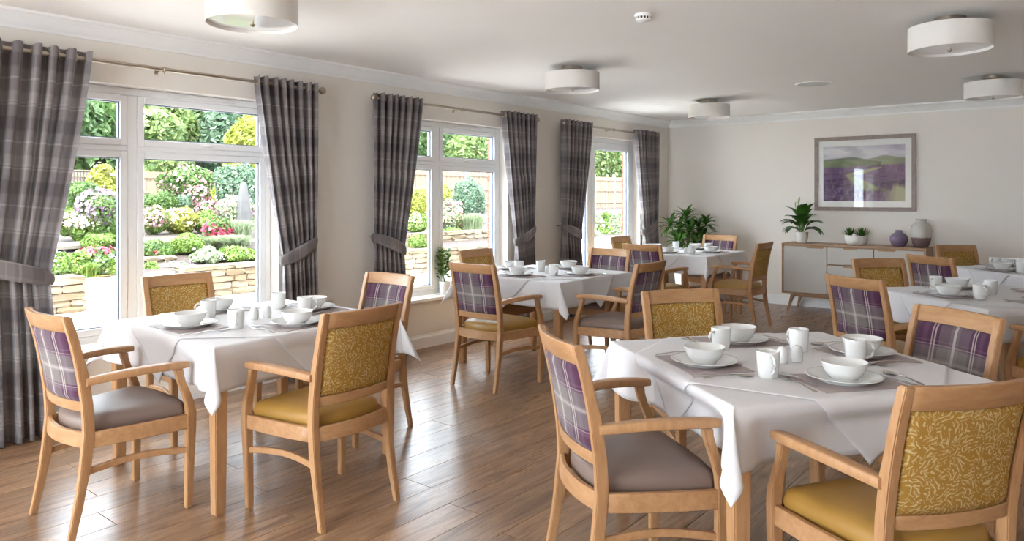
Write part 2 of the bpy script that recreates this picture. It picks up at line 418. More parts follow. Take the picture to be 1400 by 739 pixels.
# floor planks
floor = structure(MB().box(XF, XB, YR, YW, -.12, -.006).build('floor', M['dark']), 'oak effect plank floor')
PW, PL = .19, 1.28
pl = []
row = 0; y = YR
while y < YW:
    x = XF - (row * .47 % 1) * PL
    while x < XB:
        a, b = max(x, XF), min(x + PL, XB); y1 = min(y + PW, YW)
        if b - a > .02 and y1 - y > .02: pl.append((a, b, y, y1))
        x += PL
    y += PW; row += 1
def vis(p):
    cx, cy = (p[0] + p[1]) / 2, (p[2] + p[3]) / 2
    d = cx * FW[0] + cy * FW[1]; l = cx * RT[0] + cy * RT[1]
    if d < .8: return 1e6
    u = 700 + FPX * l / d; return d + (0 if -250 < u < 1650 else 50)
pl.sort(key=vis); full = None
def plank_mesh(L, W):
    m = MB(); g = .0011; m.box(-L/2 + g, L/2 - g, -W/2 + g, W/2 - g, -.006, 0)
    bmesh.ops.bevel(m.bm, geom=[e for e in m.bm.edges if e.verts[0].co.z > -.001 and e.verts[1].co.z > -.001], offset=.0009, segments=1, affect='EDGES')
    me = bpy.data.meshes.new('plank'); m.bm.to_mesh(me); m.bm.free(); me.materials.append(M['floor']); return me
cache = {}
for a, b, y0, y1 in pl[:300]:
    k = (round(b - a, 4), round(y1 - y0, 4))
    if k not in cache: cache[k] = plank_mesh(*k)
    o = bpy.data.objects.new('plank', cache[k]); C.objects.link(o); o.location = ((a + b)/2, (y0 + y1)/2, 0); o.parent = floor
mb = MB()
for a, b, y0, y1 in pl[300:]: mb.box(a + .001, b - .001, y0 + .001, y1 - .001, -.006, 0)
o = mb.build('distant_planks', M['floor'], floor); o['kind'] = 'stuff'

# windows
def rect_frame(m, x0, x1, z0, z1, w, y0, y1):
    m.box(x0, x0 + w, y0, y1, z0, z1); m.box(x1 - w, x1, y0, y1, z0, z1)
    m.box(x0 + w, x1 - w, y0, y1, z0, z0 + w); m.box(x0 + w, x1 - w, y0, y1, z1 - w, z1); return m
def light(root, x0, x1, z0, z1, sw=.045, handle=None):
    s = rect_frame(MB(), x0, x1, z0, z1, sw, 5.022, 5.085).build('sash', M['upvc'], root, bevel=.005)
    rect_frame(MB(), x0 + sw - .001, x1 - sw + .001, z0 + sw - .001, z1 - sw + .001, .007, 5.040, 5.068).build('glazing_bead', M['seal'], s)
    MB().box(x0 + sw, x1 - sw, 5.050, 5.056, z0 + sw, z1 - sw).build('pane', M['glass'], s)
    if handle:
        hx, hz = handle
        m = MB(); m.box(hx - .035, hx + .035, 5.014, 5.024, hz - .011, hz + .011); m.box(hx - .055, hx + .012, 5.000, 5.014, hz - .008, hz + .006)
        m.build('handle', M['plastic'], s, bevel=.003)
def window(name, x0, x1, z0, z1, xm, label, handle_x):
    root = empty(name, (0, 0, 0)); structure(root, label)
    fw, zt = .05, 1.715
    m = rect_frame(MB(), x0, x1, z0 + .03, z1, fw, 5.03, 5.10)
    m.box(xm - .032, xm + .032, 5.03, 5.10, z0 + .03 + fw, z1 - fw)
    for a, b in ((x0 + fw, xm - .032), (xm + .032, x1 - fw)): m.box(a, b, 5.03, 5.10, zt - .018, zt + .018)
    m.build('frame', M['upvc'], root, bevel=.004)
    for i, (a, b) in enumerate(((x0 + fw, xm - .032), (xm + .032, x1 - fw))):
        light(root, a, b, zt + .018, z1 - fw, handle=(handle_x, zt + .04) if i else None)
        light(root, a, b, z0 + .03 + fw, zt - .018)
    m = MB(); m.box(xm + .25, x1 - .3, 5.018, 5.03, z1 - .034, z1 - .014); m.build('trickle_vent', M['plastic'], root, bevel=.003)
    m = MB(); m.box(x0 - .03, x1 + .03, 4.872, 4.921, z0, z0 + .03); m.box(x0 + .001, x1 - .001, 4.92, 5.034, z0 + .0005, z0 + .03); m.build('sill', M['trim'], root, bevel=.004)
    return root
window('window_1', 1.52, 3.26, .43, 2.115, 2.222, 'wide white window behind the front left table', 2.75)
window('window_2', 4.33, 6.02, .43, 2.115, 5.075, 'white window behind the middle table', 5.49)

# patio door
door = empty('door_1'); structure(door, 'white glazed double patio door')
m = MB(); m.box(7.16, 7.22, 5.03, 5.10, 0, 2.14); m.box(8.79, 8.85, 5.03, 5.10, 0, 2.14); m.box(7.22, 8.79, 5.03, 5.10, 2.08, 2.14); m.box(7.22, 8.79, 5.03, 5.10, 0, .03)
m.build('frame', M['upvc'], door, bevel=.004)
for a, b, hx in ((7.22, 7.79, None), (7.79, 8.79, 7.85)):
    lf = MB(); sw = .10
    rect_frame(lf, a + .003, b - .003, .03, 2.075, .085, 5.02, 5.09)
    lf = lf.build('leaf', M['upvc'], door, bevel=.005)
    rect_frame(MB(), a + .086, b - .086, .113, 1.992, .008, 5.04, 5.068).build('glazing_bead', M['seal'], lf)
    MB().box(a + .087, b - .087, 5.050, 5.056, .114, 1.991).build('pane', M['glass'], lf)
    if hx:
        m = MB(); m.box(hx - .016, hx + .016, 5.008, 5.022, .93, 1.15); m.box(hx - .012, hx + .11, 4.965, 4.983, 1.045, 1.065); m.box(hx - .009, hx + .009, 4.965, 5.01, 1.046, 1.064)
        m.build('handle', M['plastic'], lf, bevel=.004)

# outer brick leaf with separate bricks around the openings one can look past
mb = MB(); x = XF
for a, b, z0, z1 in OPEN:
    mb.box(x, a - .14, 5.10, 5.20, -.1, 2.75)
    if a > 0:
        if z0 > 0: mb.box(a - .14, b + .14, 5.10, 5.20, -.1, z0 - .02)
        mb.box(a - .14, b + .14, 5.10, 5.20, z1 + .02, 2.75)
    x = b + .14
mb.box(x, XB + .2, 5.10, 5.20, -.1, 2.75)
wall_outer = structure(mb.build('wall_outside', M['brick']), 'red brick outer face of the window wall')
bmesh_brick = None
for (a, b, z0, z1) in OPEN[1:]:
    nb = int((z1 + .02 - z0) / .075)
    for i in range(nb):
        for side in (0, 1):
            L = .105 if i % 2 else .14
            xx = (b, b + L) if side else (a - L, a)
            if bmesh_brick is None:
                t = MB().box(-.5, .5, -.5, .5, -.5, .5).build('brick', M['brick']); bmesh_brick = t.data; bpy.data.objects.remove(t)
            o = bpy.data.objects.new('brick', bmesh_brick); C.objects.link(o); o.parent = wall_outer
            o.location = ((xx[0] + xx[1]) / 2, 5.152, z0 + .0375 + i * .075); o.scale = (L - .004, .098, .066)

# ------------------------------------------------------------------ ceiling fittings
def ceiling_light(x, y, label):
    r = tag(empty('ceiling_light', (x, y, ZC)), label, 'ceiling light', 'drum ceiling lights')
    MB().lathe([(.0, 0), (.085, 0), (.085, -.022), (.075, -.028), (.02, -.03), (.02, -.05), (.0, -.05)], 24).build('ceiling_rose', M['nickel'], r, smooth=True)
    MB().lathe([(.222, -.052), (.225, -.052), (.225, -.195), (.222, -.195), (.2205, -.19), (.2205, -.057)], 48, cap=False).build('shade', M['shade'], r, smooth=True)
    d = MB().lathe([(.001, -.178), (.219, -.178), (.219, -.172), (.001, -.172)], 48).build('diffuser', M['diff'], r, smooth=True)
    MB().lathe([(.006, -.176), (.006, -.19), (.013, -.192), (.013, -.198), (.006, -.206), (.001, -.208)], 12).build('finial', M['nickel'], d, smooth=True)
    for k in range(3):
        t = 2 * PI * k / 3 + .4; MB().tube([(.07 * math.cos(t), .07 * math.sin(t), -.026), (.2205 * math.cos(t), .2205 * math.sin(t), -.06)], .005, 6).build('spider_arm', M['nickel'], r)
for x, y, l in ((2.10, 3.40, 'white drum ceiling light above the front left table'), (5.08, 3.46, 'white drum ceiling light above the middle table by the window'),
                (7.80, 3.47, 'small-looking white drum ceiling light nearest the far corner'), (5.10, .74, 'white drum ceiling light at the upper right of the room'),
                (7.84, .80, 'white drum ceiling light nearest the end wall on the right')):
    ceiling_light(x, y, l)
r = tag(empty('smoke_detector', (3.87, 2.13, ZC)), 'small round white smoke detector on the ceiling', 'smoke detector')
MB().lathe([(.001, 0), (.052, 0), (.052, -.016), (.001, -.016)], 24).build('base', M['plastic'], r, smooth=True)
MB().lathe([(.001, -.016), (.04, -.016), (.04, -.03), (.001, -.03)], 20).build('grille', M['dark'], r, smooth=True)
for k in range(14):
    t = 2 * PI * k / 14; MB().tube([(.043 * math.cos(t), .043 * math.sin(t), -.016), (.043 * math.cos(t), .043 * math.sin(t), -.032)], .0045, 6).build('vent_rib', M['plastic'], r)
MB().lathe([(.001, -.03), (.046, -.03), (.044, -.037), (.03, -.043), (.001, -.044)], 24).build('cap', M['plastic'], r, smooth=True)
r = tag(empty('ceiling_speaker', (7.27, 2.18, ZC)), 'flat round white speaker grille in the ceiling', 'speaker')
MB().lathe([(.14, 0), (.165, 0), (.165, -.005), (.158, -.008), (.14, -.006)], 40, cap=False).build('rim', M['plastic'], r, smooth=True)
MB().lathe([(.001, -.0045), (.141, -.0045), (.141, 0), (.001, 0)], 40).build('grille', plain('speaker_grille', rgb(222, 222, 220), .7, var=.08, scale=220), r, smooth=True)

# ------------------------------------------------------------------ curtains and rods
def curtain_rod(x0, x1, label):
    r = tag(empty('curtain_rod', ((x0 + x1)/2, 4.80, 2.228)), label, 'curtain rod', 'brushed metal curtain rods'); h = (x1 - x0) / 2
    MB().tube([(-h, 0, 0), (h, 0, 0)], .0125, 12).build('pole', M['nickel'], r, smooth=True)
    for s in (-1, 1):
        m = MB(); prof = [(.013, 0), (.016, .004), (.016, .014), (.012, .018), (.02, .026), (.028, .04), (.029, .05), (.025, .064), (.014, .074), (.001, .077)]
        m.loft([[(s * (h + z - .004), rr * math.cos(2*PI*i/14), rr * math.sin(2*PI*i/14)) for i in range(14)] for rr, z in prof]); m.build('finial', M['nickel'], r, smooth=True)
    for bx in (-h + .06, -.05, h - .06):
        m = MB(); m.box(bx - .005, bx + .005, .008, .118, -.006, .006); m.box(bx - .013, bx + .013, .113, .12, -.02, .02); m.box(bx - .009, bx + .009, -.016, .016, -.016, .016); m.box(bx - .003, bx + .003, -.004, .004, -.03, -.014)
        m.build('bracket', M['nickel'], r, bevel=.002)
    return r
curtain_rod(1.22, 3.53, 'brushed metal curtain rod above the front left window')
curtain_rod(4.14, 6.33, 'brushed metal curtain rod above the middle window')
curtain_rod(6.94, 9.10, 'brushed metal curtain rod above the patio door')

def curtain(xo, xt, xtie, xbot, label, seed, nf=7, ztie=.97):
    """xo outer edge, xt inner edge at the top, xtie inner edge at the tie, xbot inner edge at the hem"""
    rg = np.random.default_rng(seed)
    NC, NR = nf * 12 + 1, 64; y0 = 4.80
    root = tag(empty('curtain', (xo, y0, 0)), label, 'curtain', 'grey plaid curtains tied back')
    zs = np.concatenate([np.linspace(2.272, ztie + .12, 36), np.linspace(ztie + .09, ztie - .09, 10), np.linspace(ztie - .12, .012, 18)])
    s = np.linspace(0, 1, NC); ph = rg.uniform(-.35, .35, nf + 2); amp = rg.uniform(.8, 1.15, nf + 2)
    V = []; UV = []
    sgn = 1 if xt > xo else -1
    warp = s + .012 * np.sin(2 * PI * s * 2 + rg.uniform(0, 6))
    for z in zs:
        if z >= ztie:
            t = (2.272 - z) / (2.272 - ztie); xi = xt + (xtie - xt) * t ** 1.25
            pinch = t ** 2
        else:
            t = (ztie - z) / ztie; xi = xtie + (xbot - xtie) * (t ** .8); pinch = max(0, 1 - t * 2.2) ** 1.5
        f = s * nf
        fi = np.minimum(f.astype(int), nf)
        wob = np.interp(f, np.arange(nf + 2), ph) * min(1, (2.272 - z) * .8)
        a = .050 * (1 - .45 * pinch) * np.interp(f, np.arange(nf + 2), amp)
        top = max(0, 1 - (2.272 - z) * 3)
        yy = a * np.cos(2 * PI * (f + wob * .6) + PI)
        yy += .012 * (1 - top) * np.sin(PI * s) * -1 * (z < 1.6)
        xx = xo + (xi - xo) * (warp + .25 / nf * np.sin(4 * PI * (f + wob)) * .35)
        # fabric sags downwards where it is drawn to the outer hook
        drop = .10 * pinch * s if z >= ztie else .10 * pinch * s
        zz = np.full(NC, z) + .05 * pinch * (1 - s) - drop * .5
        if z > 2.26: zz = zz + .004 * np.cos(2 * PI * f * 2)
        zz = np.maximum(zz, .012)
        V.append(np.stack([xx - xo, yy, zz], 1)); UV.append(np.stack([s * 1.45 + seed * .13, np.full(NC, z)], 1))
    V = np.concatenate(V); UV = np.concatenate(UV)
    o = np_mesh('drape', V, grid_faces(len(zs), NC), M['curtain'], root, smooth=True, uv=UV)
    # eyelets on the rod
    for k in range(nf * 2):
        f = (k + .5) / 2; xx = (xt - xo) * (f / nf)
        m = MB()
        lp = []
        for j in range(17):
            t = 2 * PI * j / 16
            lp.append([(xx + q * .003, (.0135 + e) * math.cos(t), 2.228 + (.0135 + e) * math.sin(t)) for q, e in ((-1, 0), (1, 0), (1, .009), (-1, .009))])
        m.loft(lp, cap=False); m.build('eyelet', M['nickel'], root, smooth=True)
    # tie-back band: a loop round the drape that rises to a hook beside the outer edge
    n = 40; Vb = []; Ub = []
    hx = -sgn * .016; wx = (xtie - xo) + sgn * .02
    for k in range(n + 1):
        t = 2 * PI * k / n; cx = (hx + wx) / 2; rx = (wx - hx) / 2
        px = cx + rx * math.cos(t); py = -.062 * math.sin(t) * (.55 + .45 * abs(math.sin(t))) 
        q = (px - hx) / (wx - hx)                      # 0 at the hook, 1 at the inner edge
        zc = ztie + .085 - .135 * q; hh = .024 + .030 * math.sin(PI * min(1, q * .75 + .1))
        for j in range(5):
            w = j / 4 * 2 - 1; bulge = 1 + .06 * (1 - w * w)
            Vb.append((cx + (px - cx) * bulge, py * bulge, zc + hh * w)); Ub.append((k / n * .9, 1.3 + w * hh * 1.0))
    Vb = np.array(Vb)
    t = np_mesh('tie_back', Vb, grid_faces(n + 1, 5), M['curtain'], root, smooth=True, uv=np.array(Ub))
    sm = t.modifiers.new('thickness', 'SOLIDIFY'); sm.thickness = .006; sm.offset = 0
    kx = sgn * .045; m = MB(); m.tube([(kx, .1195, ztie + .09), (kx, .07, ztie + .088), (kx, .062, ztie + .105)], .005, 8)
    m.build('hook', M['nickel'], root)
    return root
curtain(1.20, 1.865, 1.645, 1.70, 'grey plaid curtain tied back at the far left edge', 1, nf=7)
curtain(3.50, 2.985, 3.225, 3.24, 'grey plaid curtain at the right of the front left window', 2, nf=7)
curtain(4.10, 4.635, 4.43, 4.46, 'grey plaid curtain at the left of the middle window', 3, nf=7)
curtain(6.32, 5.79, 6.01, 6.03, 'grey plaid curtain at the right of the middle window', 4, nf=7)
curtain(6.86, 7.42, 7.22, 7.25, 'grey plaid curtain at the left of the patio door', 5, nf=7)
curtain(9.09, 8.49, 8.715, 8.74, 'grey plaid curtain in the far corner beside the patio door', 6, nf=7)

# ================================================================== chairs
def curve_y(x, hw=.205, bow=.038): return -bow * (1 - (x / hw) ** 2)      # plan curve of the back, bowed away from the sitter
def post_y(z):                                                            # rear leg and back post in side view
    zz = [0, .12, .28, .42, .52, .66, .80, .915]; yy = [-.315, -.285, -.252, -.236, -.240, -.262, -.298, -.335]
    return float(np.interp(z, zz, yy))
def make_chair():
    r = empty('dining_chair')
    for s in (-1, 1):
        # rear leg with back post
        loops = []
        for z in (0, .05, .12, .2, .28, .36, .42, .48, .54, .60, .66, .73, .80, .86, .905, .913):
            w = .0165 if z > .3 else .0125 + .004 * z / .3
            d = (.0235 if .2 < z < .7 else .019) if z > .1 else .0165
            if z > .7: d = .0205 - .002 * (z - .7) / .2
            if z > .91: w -= .003; d -= .003
            y = post_y(z); x = s * (.2035 + .004 * (z < .3) * (1 - z / .3))
            loops.append([(x - w, y - d, z), (x + w, y - d, z), (x + w, y + d, z), (x - w, y + d, z)])
        MB().loft(loops).build('leg', M['beech'], r, bevel=.0035, seg=2)
        # front leg running on up to carry the armrest
        loops = []
        for z, y, x, w, d in ((0, .226, .257, .0145, .0165), (.2, .229, .261, .017, .020), (.36, .233, .265, .0185, .0225), (.43, .233, .266, .0185, .0225), (.47, .226, .267, .018, .021),
                              (.52, .206, .269, .0165, .0185), (.57, .182, .271, .016, .0175), (.61, .168, .272, .016, .018), (.634, .164, .272, .0165, .020)):
            loops.append([(s*x - w, y - d, z), (s*x + w, y - d, z), (s*x + w, y + d, z), (s*x - w, y + d, z)])
        MB().loft(loops).build('leg', M['beech'], r, bevel=.0035, seg=2)
        # armrest
        loops = []
        for t in np.linspace(0, 1, 12):
            y = -.252 + .47 * t; x = .212 + .062 * math.sin(PI / 2 * min(1, t * 1.25)); z = .648 + .010 * math.sin(PI * t) - .012 * (1 - t) ** 2
            w = .018 + .006 * math.sin(PI * min(1, t * 1.0)); h = .0155
            if t > .99: w -= .004; h -= .003
            b = .0055
            loops.append([(s*x + a_, y, z + c_) for a_, c_ in ((-w, -h + b), (-w + .3 * b, -h + .3 * b), (-w + b, -h), (w - b, -h), (w - .3 * b, -h + .3 * b), (w, -h + b), (w, h - b), (w - .3 * b, h - .3 * b), (w - b, h), (-w + b, h), (-w + .3 * b, h - .3 * b), (-w, h - b))])
        MB().loft(loops).build('armrest', M['beech'], r, smooth=True, angle=50)
        # side seat rail and stretcher
        loops = []
        for t in np.linspace(0, 1, 7):
            y = -.225 + .44 * t; x = .205 + .061 * t + .010 * math.sin(PI * t); loops.append([(s*x - .011, y, .360), (s*x + .011, y, .360), (s*x + .011, y, .424), (s*x - .011, y, .424)])
        MB().loft(loops).build('seat_rail', M['beech_h'], r, bevel=.003)
        loops = []
        for t in np.linspace(0, 1, 9):
            y = -.255 + .475 * t; x = .205 + .055 * t - .018 * math.sin(PI * t); z = .262 + .016 * math.sin(PI * t); loops.append([(s*x - .009, y, z - .0135), (s*x + .009, y, z - .0135), (s*x + .009, y, z + .0135), (s*x - .009, y, z + .0135)])
        MB().loft(loops).build('stretcher', M['beech_h'], r, bevel=.003)
    xs = np.linspace(-.19, .19, 11)
    def rail(z0, z1, hd, name, bow=.038, ends=.19):
        loops = []
        for x in np.linspace(-ends, ends, 13):
            b = curve_y(x, .205, bow)
            loops.append([(x, post_y(z0) + b - hd, z0), (x, post_y(z0) + b + hd, z0), (x, post_y(z1) + b + hd, z1), (x, post_y(z1) + b - hd, z1)])
        return MB().loft(loops).build(name, M['beech_h'], r, bevel=.003)
    rail(.845, .913, .0135, 'crest_rail'); rail(.510, .551, .0125, 'lower_back_rail')
    rail(.362, .424, .011, 'seat_rail', .045)
    loops = [[(x, .236 + .012 * (1 - (x / .26) ** 2) - .011, .360), (x, .236 + .012 * (1 - (x / .26) ** 2) + .011, .360), (x, .236 + .012 * (1 - (x / .26) ** 2) + .011, .424), (x, .236 + .012 * (1 - (x / .26) ** 2) - .011, .424)] for x in np.linspace(-.25, .25, 9)]
    MB().loft(loops).build('seat_rail', M['beech_h'], r, bevel=.003)
    # padded back panel, fabric on both faces
    V, UV, F = [], [], []
    nx, nz = 17, 13
    for side in (-1, 1):
        for j in range(nz):
            for i in range(nx):
                a = i / (nx - 1); b = j / (nz - 1); x = -.188 + .376 * a; z = .549 + .298 * b
                e = min(a, 1 - a) * .376; g = min(b, 1 - b) * .298
                th = .004 + .011 * min(1, e / .02) ** .5 * min(1, g / .02) ** .5
                V.append((x, post_y(z) + curve_y(x) + side * th, z)); UV.append((a if side < 0 else 1 - a, b))
    n0 = nx * nz
    F0 = grid_faces(nz, nx); F = np.concatenate([F0, F0[:, ::-1] + n0])
    edge = [i for i in range(nx)] + [j * nx + nx - 1 for j in range(1, nz)] + [(nz - 1) * nx + i for i in range(nx - 2, -1, -1)] + [j * nx for j in range(nz - 2, 0, -1)]
    F = np.concatenate([F, np.array([(edge[k], edge[k] + n0, edge[(k + 1) % len(edge)] + n0, edge[(k + 1) % len(edge)]) for k in range(len(edge))])])
    np_mesh('back_panel', V, F, M['plaid'], r, smooth=True, uv=UV)
    # seat cushion
    def plan(ins):
        P = []
        hw0, hw1, y0, y1 = .187 - ins, .247 - ins, -.222 + ins, .243 - ins
        def corner(cx, cy, rr, a0, a1): return [(cx + rr * math.cos(a0 + (a1 - a0) * k / 6), cy + rr * math.sin(a0 + (a1 - a0) * k / 6)) for k in range(7)]
        rr = max(.006, .05 - ins * .3)
        P += corner(-hw0 + rr, y0 + rr, rr, PI, 1.5 * PI); 
        P += [(x, y0 - (.03) * (1 - (x / hw0) ** 2)) for x in (-.5 * hw0, 0, .5 * hw0)]
        P += corner(hw0 - rr, y0 + rr, rr, 1.5 * PI, 2 * PI); P += corner(hw1 - rr, y1 - rr, rr, 0, .5 * PI)
        P += [(x, y1 + .014 * (1 - (x / hw1) ** 2)) for x in (.5 * hw1, 0, -.5 * hw1)]
        P += corner(-hw1 + rr, y1 - rr, rr, .5 * PI, PI)
        return P
    loops = [[(x, y, z) for x, y in plan(i)] for i, z in ((.004, .405), (0, .425), (.0, .446), (.006, .462), (.020, .474), (.045, .482), (.085, .487), (.12, .4893), (.15, .490))]
    MB().loft(loops).build('seat_cushion', M['taupe'], r, smooth=True, angle=60)
    for c in r.children:
        for v in c.data.vertices: v.co.y *= .86
    return r
proto = make_chair()
BACK = {'p': M['plaid'], 'm': M['leafprint']}; SEAT = {'t': M['taupe'], 'm': M['mustard']}
mesh_cache = {}
def variant(o, mat):
    k = (o.data.name.split('.')[0], mat.name)
    if k not in mesh_cache:
        me = o.data.copy(); me.materials.clear(); me.materials.append(mat); mesh_cache[k] = me
    o.data = mesh_cache[k]
first = [True]
PROTO_PANEL = [c for c in proto.children if c.name.startswith('back_panel')][0].data
PROTO_SEAT = [c for c in proto.children if c.name.startswith('seat_cushion')][0].data
def chair(x, y, head, back, seat, label, group):
    """head = direction the sitter faces, degrees from +X"""
    o = copy_tree(proto)
    o.location = (x, y, 0); o.rotation_euler = (0, 0, math.radians(head - 90))
    for c in o.children:
        if c.name.startswith('back_panel'): variant(c, BACK[back])
        if c.name.startswith('seat_cushion'): variant(c, SEAT[seat])
    return tag(o, label, 'chair', group)
G = ['armchairs at the front left table', 'armchairs at the middle table', 'armchairs at the far table', 'armchairs at the front right table', 'armchairs at the second right table', 'armchairs at the farthest right table']
CH = [
 (1.520, 3.480, 0, 'p', 't', 'beech armchair with purple plaid back beside the far left curtain', 0),
 (2.270, 4.190, 270, 'm', 'm', 'beech armchair with mustard leaf-print back in front of the large left window', 0),
 (2.100, 2.860, 90, 'm', 'm', 'beech armchair with mustard leaf-print back at the near side of the left table', 0),
 (2.800, 3.520, 180, 'p', 't', 'beech armchair with purple plaid back at the right of the left table', 0),
 (4.310, 3.590, 0, 'p', 'm', 'beech armchair with purple plaid back and mustard seat left of the middle table', 1),
 (5.060, 4.190, 270, 'm', 'm', 'beech armchair with mustard back between the middle table and its window', 1),
 (4.900, 2.965, 90, 'p', 't', 'beech armchair with purple plaid back and taupe seat near side of middle table', 1),
 (5.580, 3.600, 180, 'p', 't', 'beech armchair with purple plaid back on the far side of the middle table', 1),
 (6.980, 3.680, 0, 'p', 'm', 'beech armchair with purple plaid back on the left of the far table', 2),
 (7.830, 4.300, 270, 'm', 'm', 'beech armchair with mustard back in front of the patio door', 2),
 (7.740, 3.150, 90, 'm', 'm', 'beech armchair with mustard back left of the sideboard, at the far table', 2),
 (8.500, 3.780, 180, 'p', 't', 'beech armchair with purple plaid back right of the green corner plant', 2),
 (2.395, 1.310, -37, 'p', 't', 'large foreground beech armchair with purple plaid back and taupe seat', 3),
 (3.345, 1.460, 235, 'm', 'm', 'beech armchair with mustard leaf-print back behind the front right table', 3),
 (3.360, .690, 145, 'p', 't', 'beech armchair with purple plaid back at the right of the front table', 3),
 (2.475, .545, 53, 'm', 'm', 'large foreground beech armchair with mustard leaf-print back at the lower right corner', 3),
 (5.050, 1.030, -30, 'p', 'm', 'beech armchair with purple plaid back left of the second right table', 4),
 (6.050, 1.150, 228, 'm', 'm', 'beech armchair with mustard back in front of the sideboard drawers', 4),
 (5.245, .150, 50, 'm', 'm', 'beech armchair with mustard seat cut off by the right edge of the photo', 4),
 (7.110, .960, -32, 'p', 't', 'beech armchair with purple plaid back at the right end of the sideboard', 5),
 (8.280, .950, 226, 'm', 'm', 'beech armchair with mustard back closest to the end wall on the right', 5),
]
BACKOFF = .045
for x, y, h, b, s, l, g in CH: chair(x - BACKOFF * math.cos(math.radians(h)), y - BACKOFF * math.sin(math.radians(h)), h, b, s, l, G[g])
for c in kids(proto): bpy.data.objects.remove(c)
bpy.data.objects.remove(proto)

# ================================================================== tables and cloths
TS = .525; ZT = .742
def make_table():
    r = empty('dining_table')
    MB().box(-TS, TS, -TS, TS, ZT - .028, ZT).build('tabletop', M['beech_h'], r, bevel=.004)
    a = TS - .045
    for sx, sy in ((1, 0), (-1, 0), (0, 1), (0, -1)):
        m = MB()
        if sx: m.box(sx * (TS - .115) - .011, sx * (TS - .115) + .011, -a + .05, a - .05, ZT - .10, ZT - .028)
        else: m.box(-a + .05, a - .05, sy * (TS - .115) - .011, sy * (TS - .115) + .011, ZT - .10, ZT - .028)
        m.build('apron', M['beech_h'], r, bevel=.002)
    for sx in (-1, 1):
        for sy in (-1, 1):
            loops = []
            for z, h in ((0, .024), (.3, .0275), (ZT - .10, .0305), (ZT - .028, .0305)):
                cx, cy = sx * (TS - .033), sy * (TS - .033); loops.append([(cx - h, cy - h, z), (cx + h, cy - h, z), (cx + h, cy + h, z), (cx - h, cy + h, z)])
            MB().loft(loops).build('leg', M['beech'], r, bevel=.004, seg=2)
    return r
def drape(u, v, off, rg):
    """cloth coordinates -> hanging shape over the table edge"""
    a = TS + off; rr = .008
    su, sv = (1 if u >= 0 else -1), (1 if v >= 0 else -1); ou, ov = abs(u) - a, abs(v) - a; z0 = ZT + off
    wave = lambda t, p: rg[p] * math.sin(t * 7.0 + rg[p + 4] * 9) + .5 * rg[p + 2] * math.sin(t * 15 + rg[p] * 7)
    def hang(o, t, p):
        # outward offset and drop for arc length o past the edge, a rounded shoulder first
        q = min(o / rr, PI / 2); out = rr * math.sin(q); dn = rr * (1 - math.cos(q))
        rest = max(0, o - rr * PI / 2)
        fl = .06 + .10 * wave(t, p)
        return out + rest * fl, dn + rest * math.sqrt(max(.2, 1 - fl * fl))
    if ou <= 0 and ov <= 0: return (u, v, z0)
    if ov <= 0:
        o, d = hang(ou, v, 0 if su > 0 else 1); return (su * (a + o), v, z0 - d)
    if ou <= 0:
        o, d = hang(ov, u, 2 if sv > 0 else 3); return (u, sv * (a + o), z0 - d)
    r = math.hypot(ou, ov); th = math.atan2(ov, ou)              # corner: the spare cloth gathers into one hanging point
    fo, fd = hang(r, 0, 0)
    phi = math.radians(23) * math.sin(2 * th) ** 1.0
    lat = .20 * r * math.sin(4 * th) + .10 * r * math.sin(2 * th) * rg[8]
    dx, dy = su * .7071, sv * .7071; tx, ty = -su * .7071, sv * .7071
    o = r * math.sin(phi) + rr * min(1, r / rr)
    # blend the seam directions (outward along u at th=0, along v at th=90)
    ex, ey = su * math.cos(th), sv * math.sin(th)
    base = min(1, r / rr) * rr + max(0, r - rr) * .07
    px = su * a + ex * base + dx * r * math.sin(phi) + tx * lat
    py = sv * a + ey * base + dy * r * math.sin(phi) + ty * lat
    return (px, py, z0 - fd * math.cos(phi) * (1 - .0 * r))
def push(p, c, rot, off):
    """cloth yields where an armchair's front stands against it"""
    if p[2] > .722: return p
    w = Vector((c[0] + p[0] * math.cos(rot) - p[1] * math.sin(rot), c[1] + p[0] * math.sin(rot) + p[1] * math.cos(rot)))
    for x, y, h, *_ in CH:
        a = math.radians(h); hx, hy = math.cos(a), math.sin(a); ox, oy = x - BACKOFF * hx, y - BACKOFF * hy
        ly = (w.x - ox) * hx + (w.y - oy) * hy; lx = (w.x - ox) * hy - (w.y - oy) * hx
        if abs(lx) > .40 or ly < -.1: continue
        lim = float(np.interp(p[2], [.44, .50, .56, .60, .68], [.232, .218, .200, .204, .204])) + off
        f = min(1, (.40 - abs(lx)) / .10); f = f * f * (3 - 2 * f); q_ = min(1, (.722 - p[2]) / .06); f *= q_ * q_ * (3 - 2 * q_)
        if ly < lim: w += Vector((hx, hy)) * (lim - ly) * f
    d = w - Vector(c); return (d.x * math.cos(rot) + d.y * math.sin(rot), -d.x * math.sin(rot) + d.y * math.cos(rot), p[2])
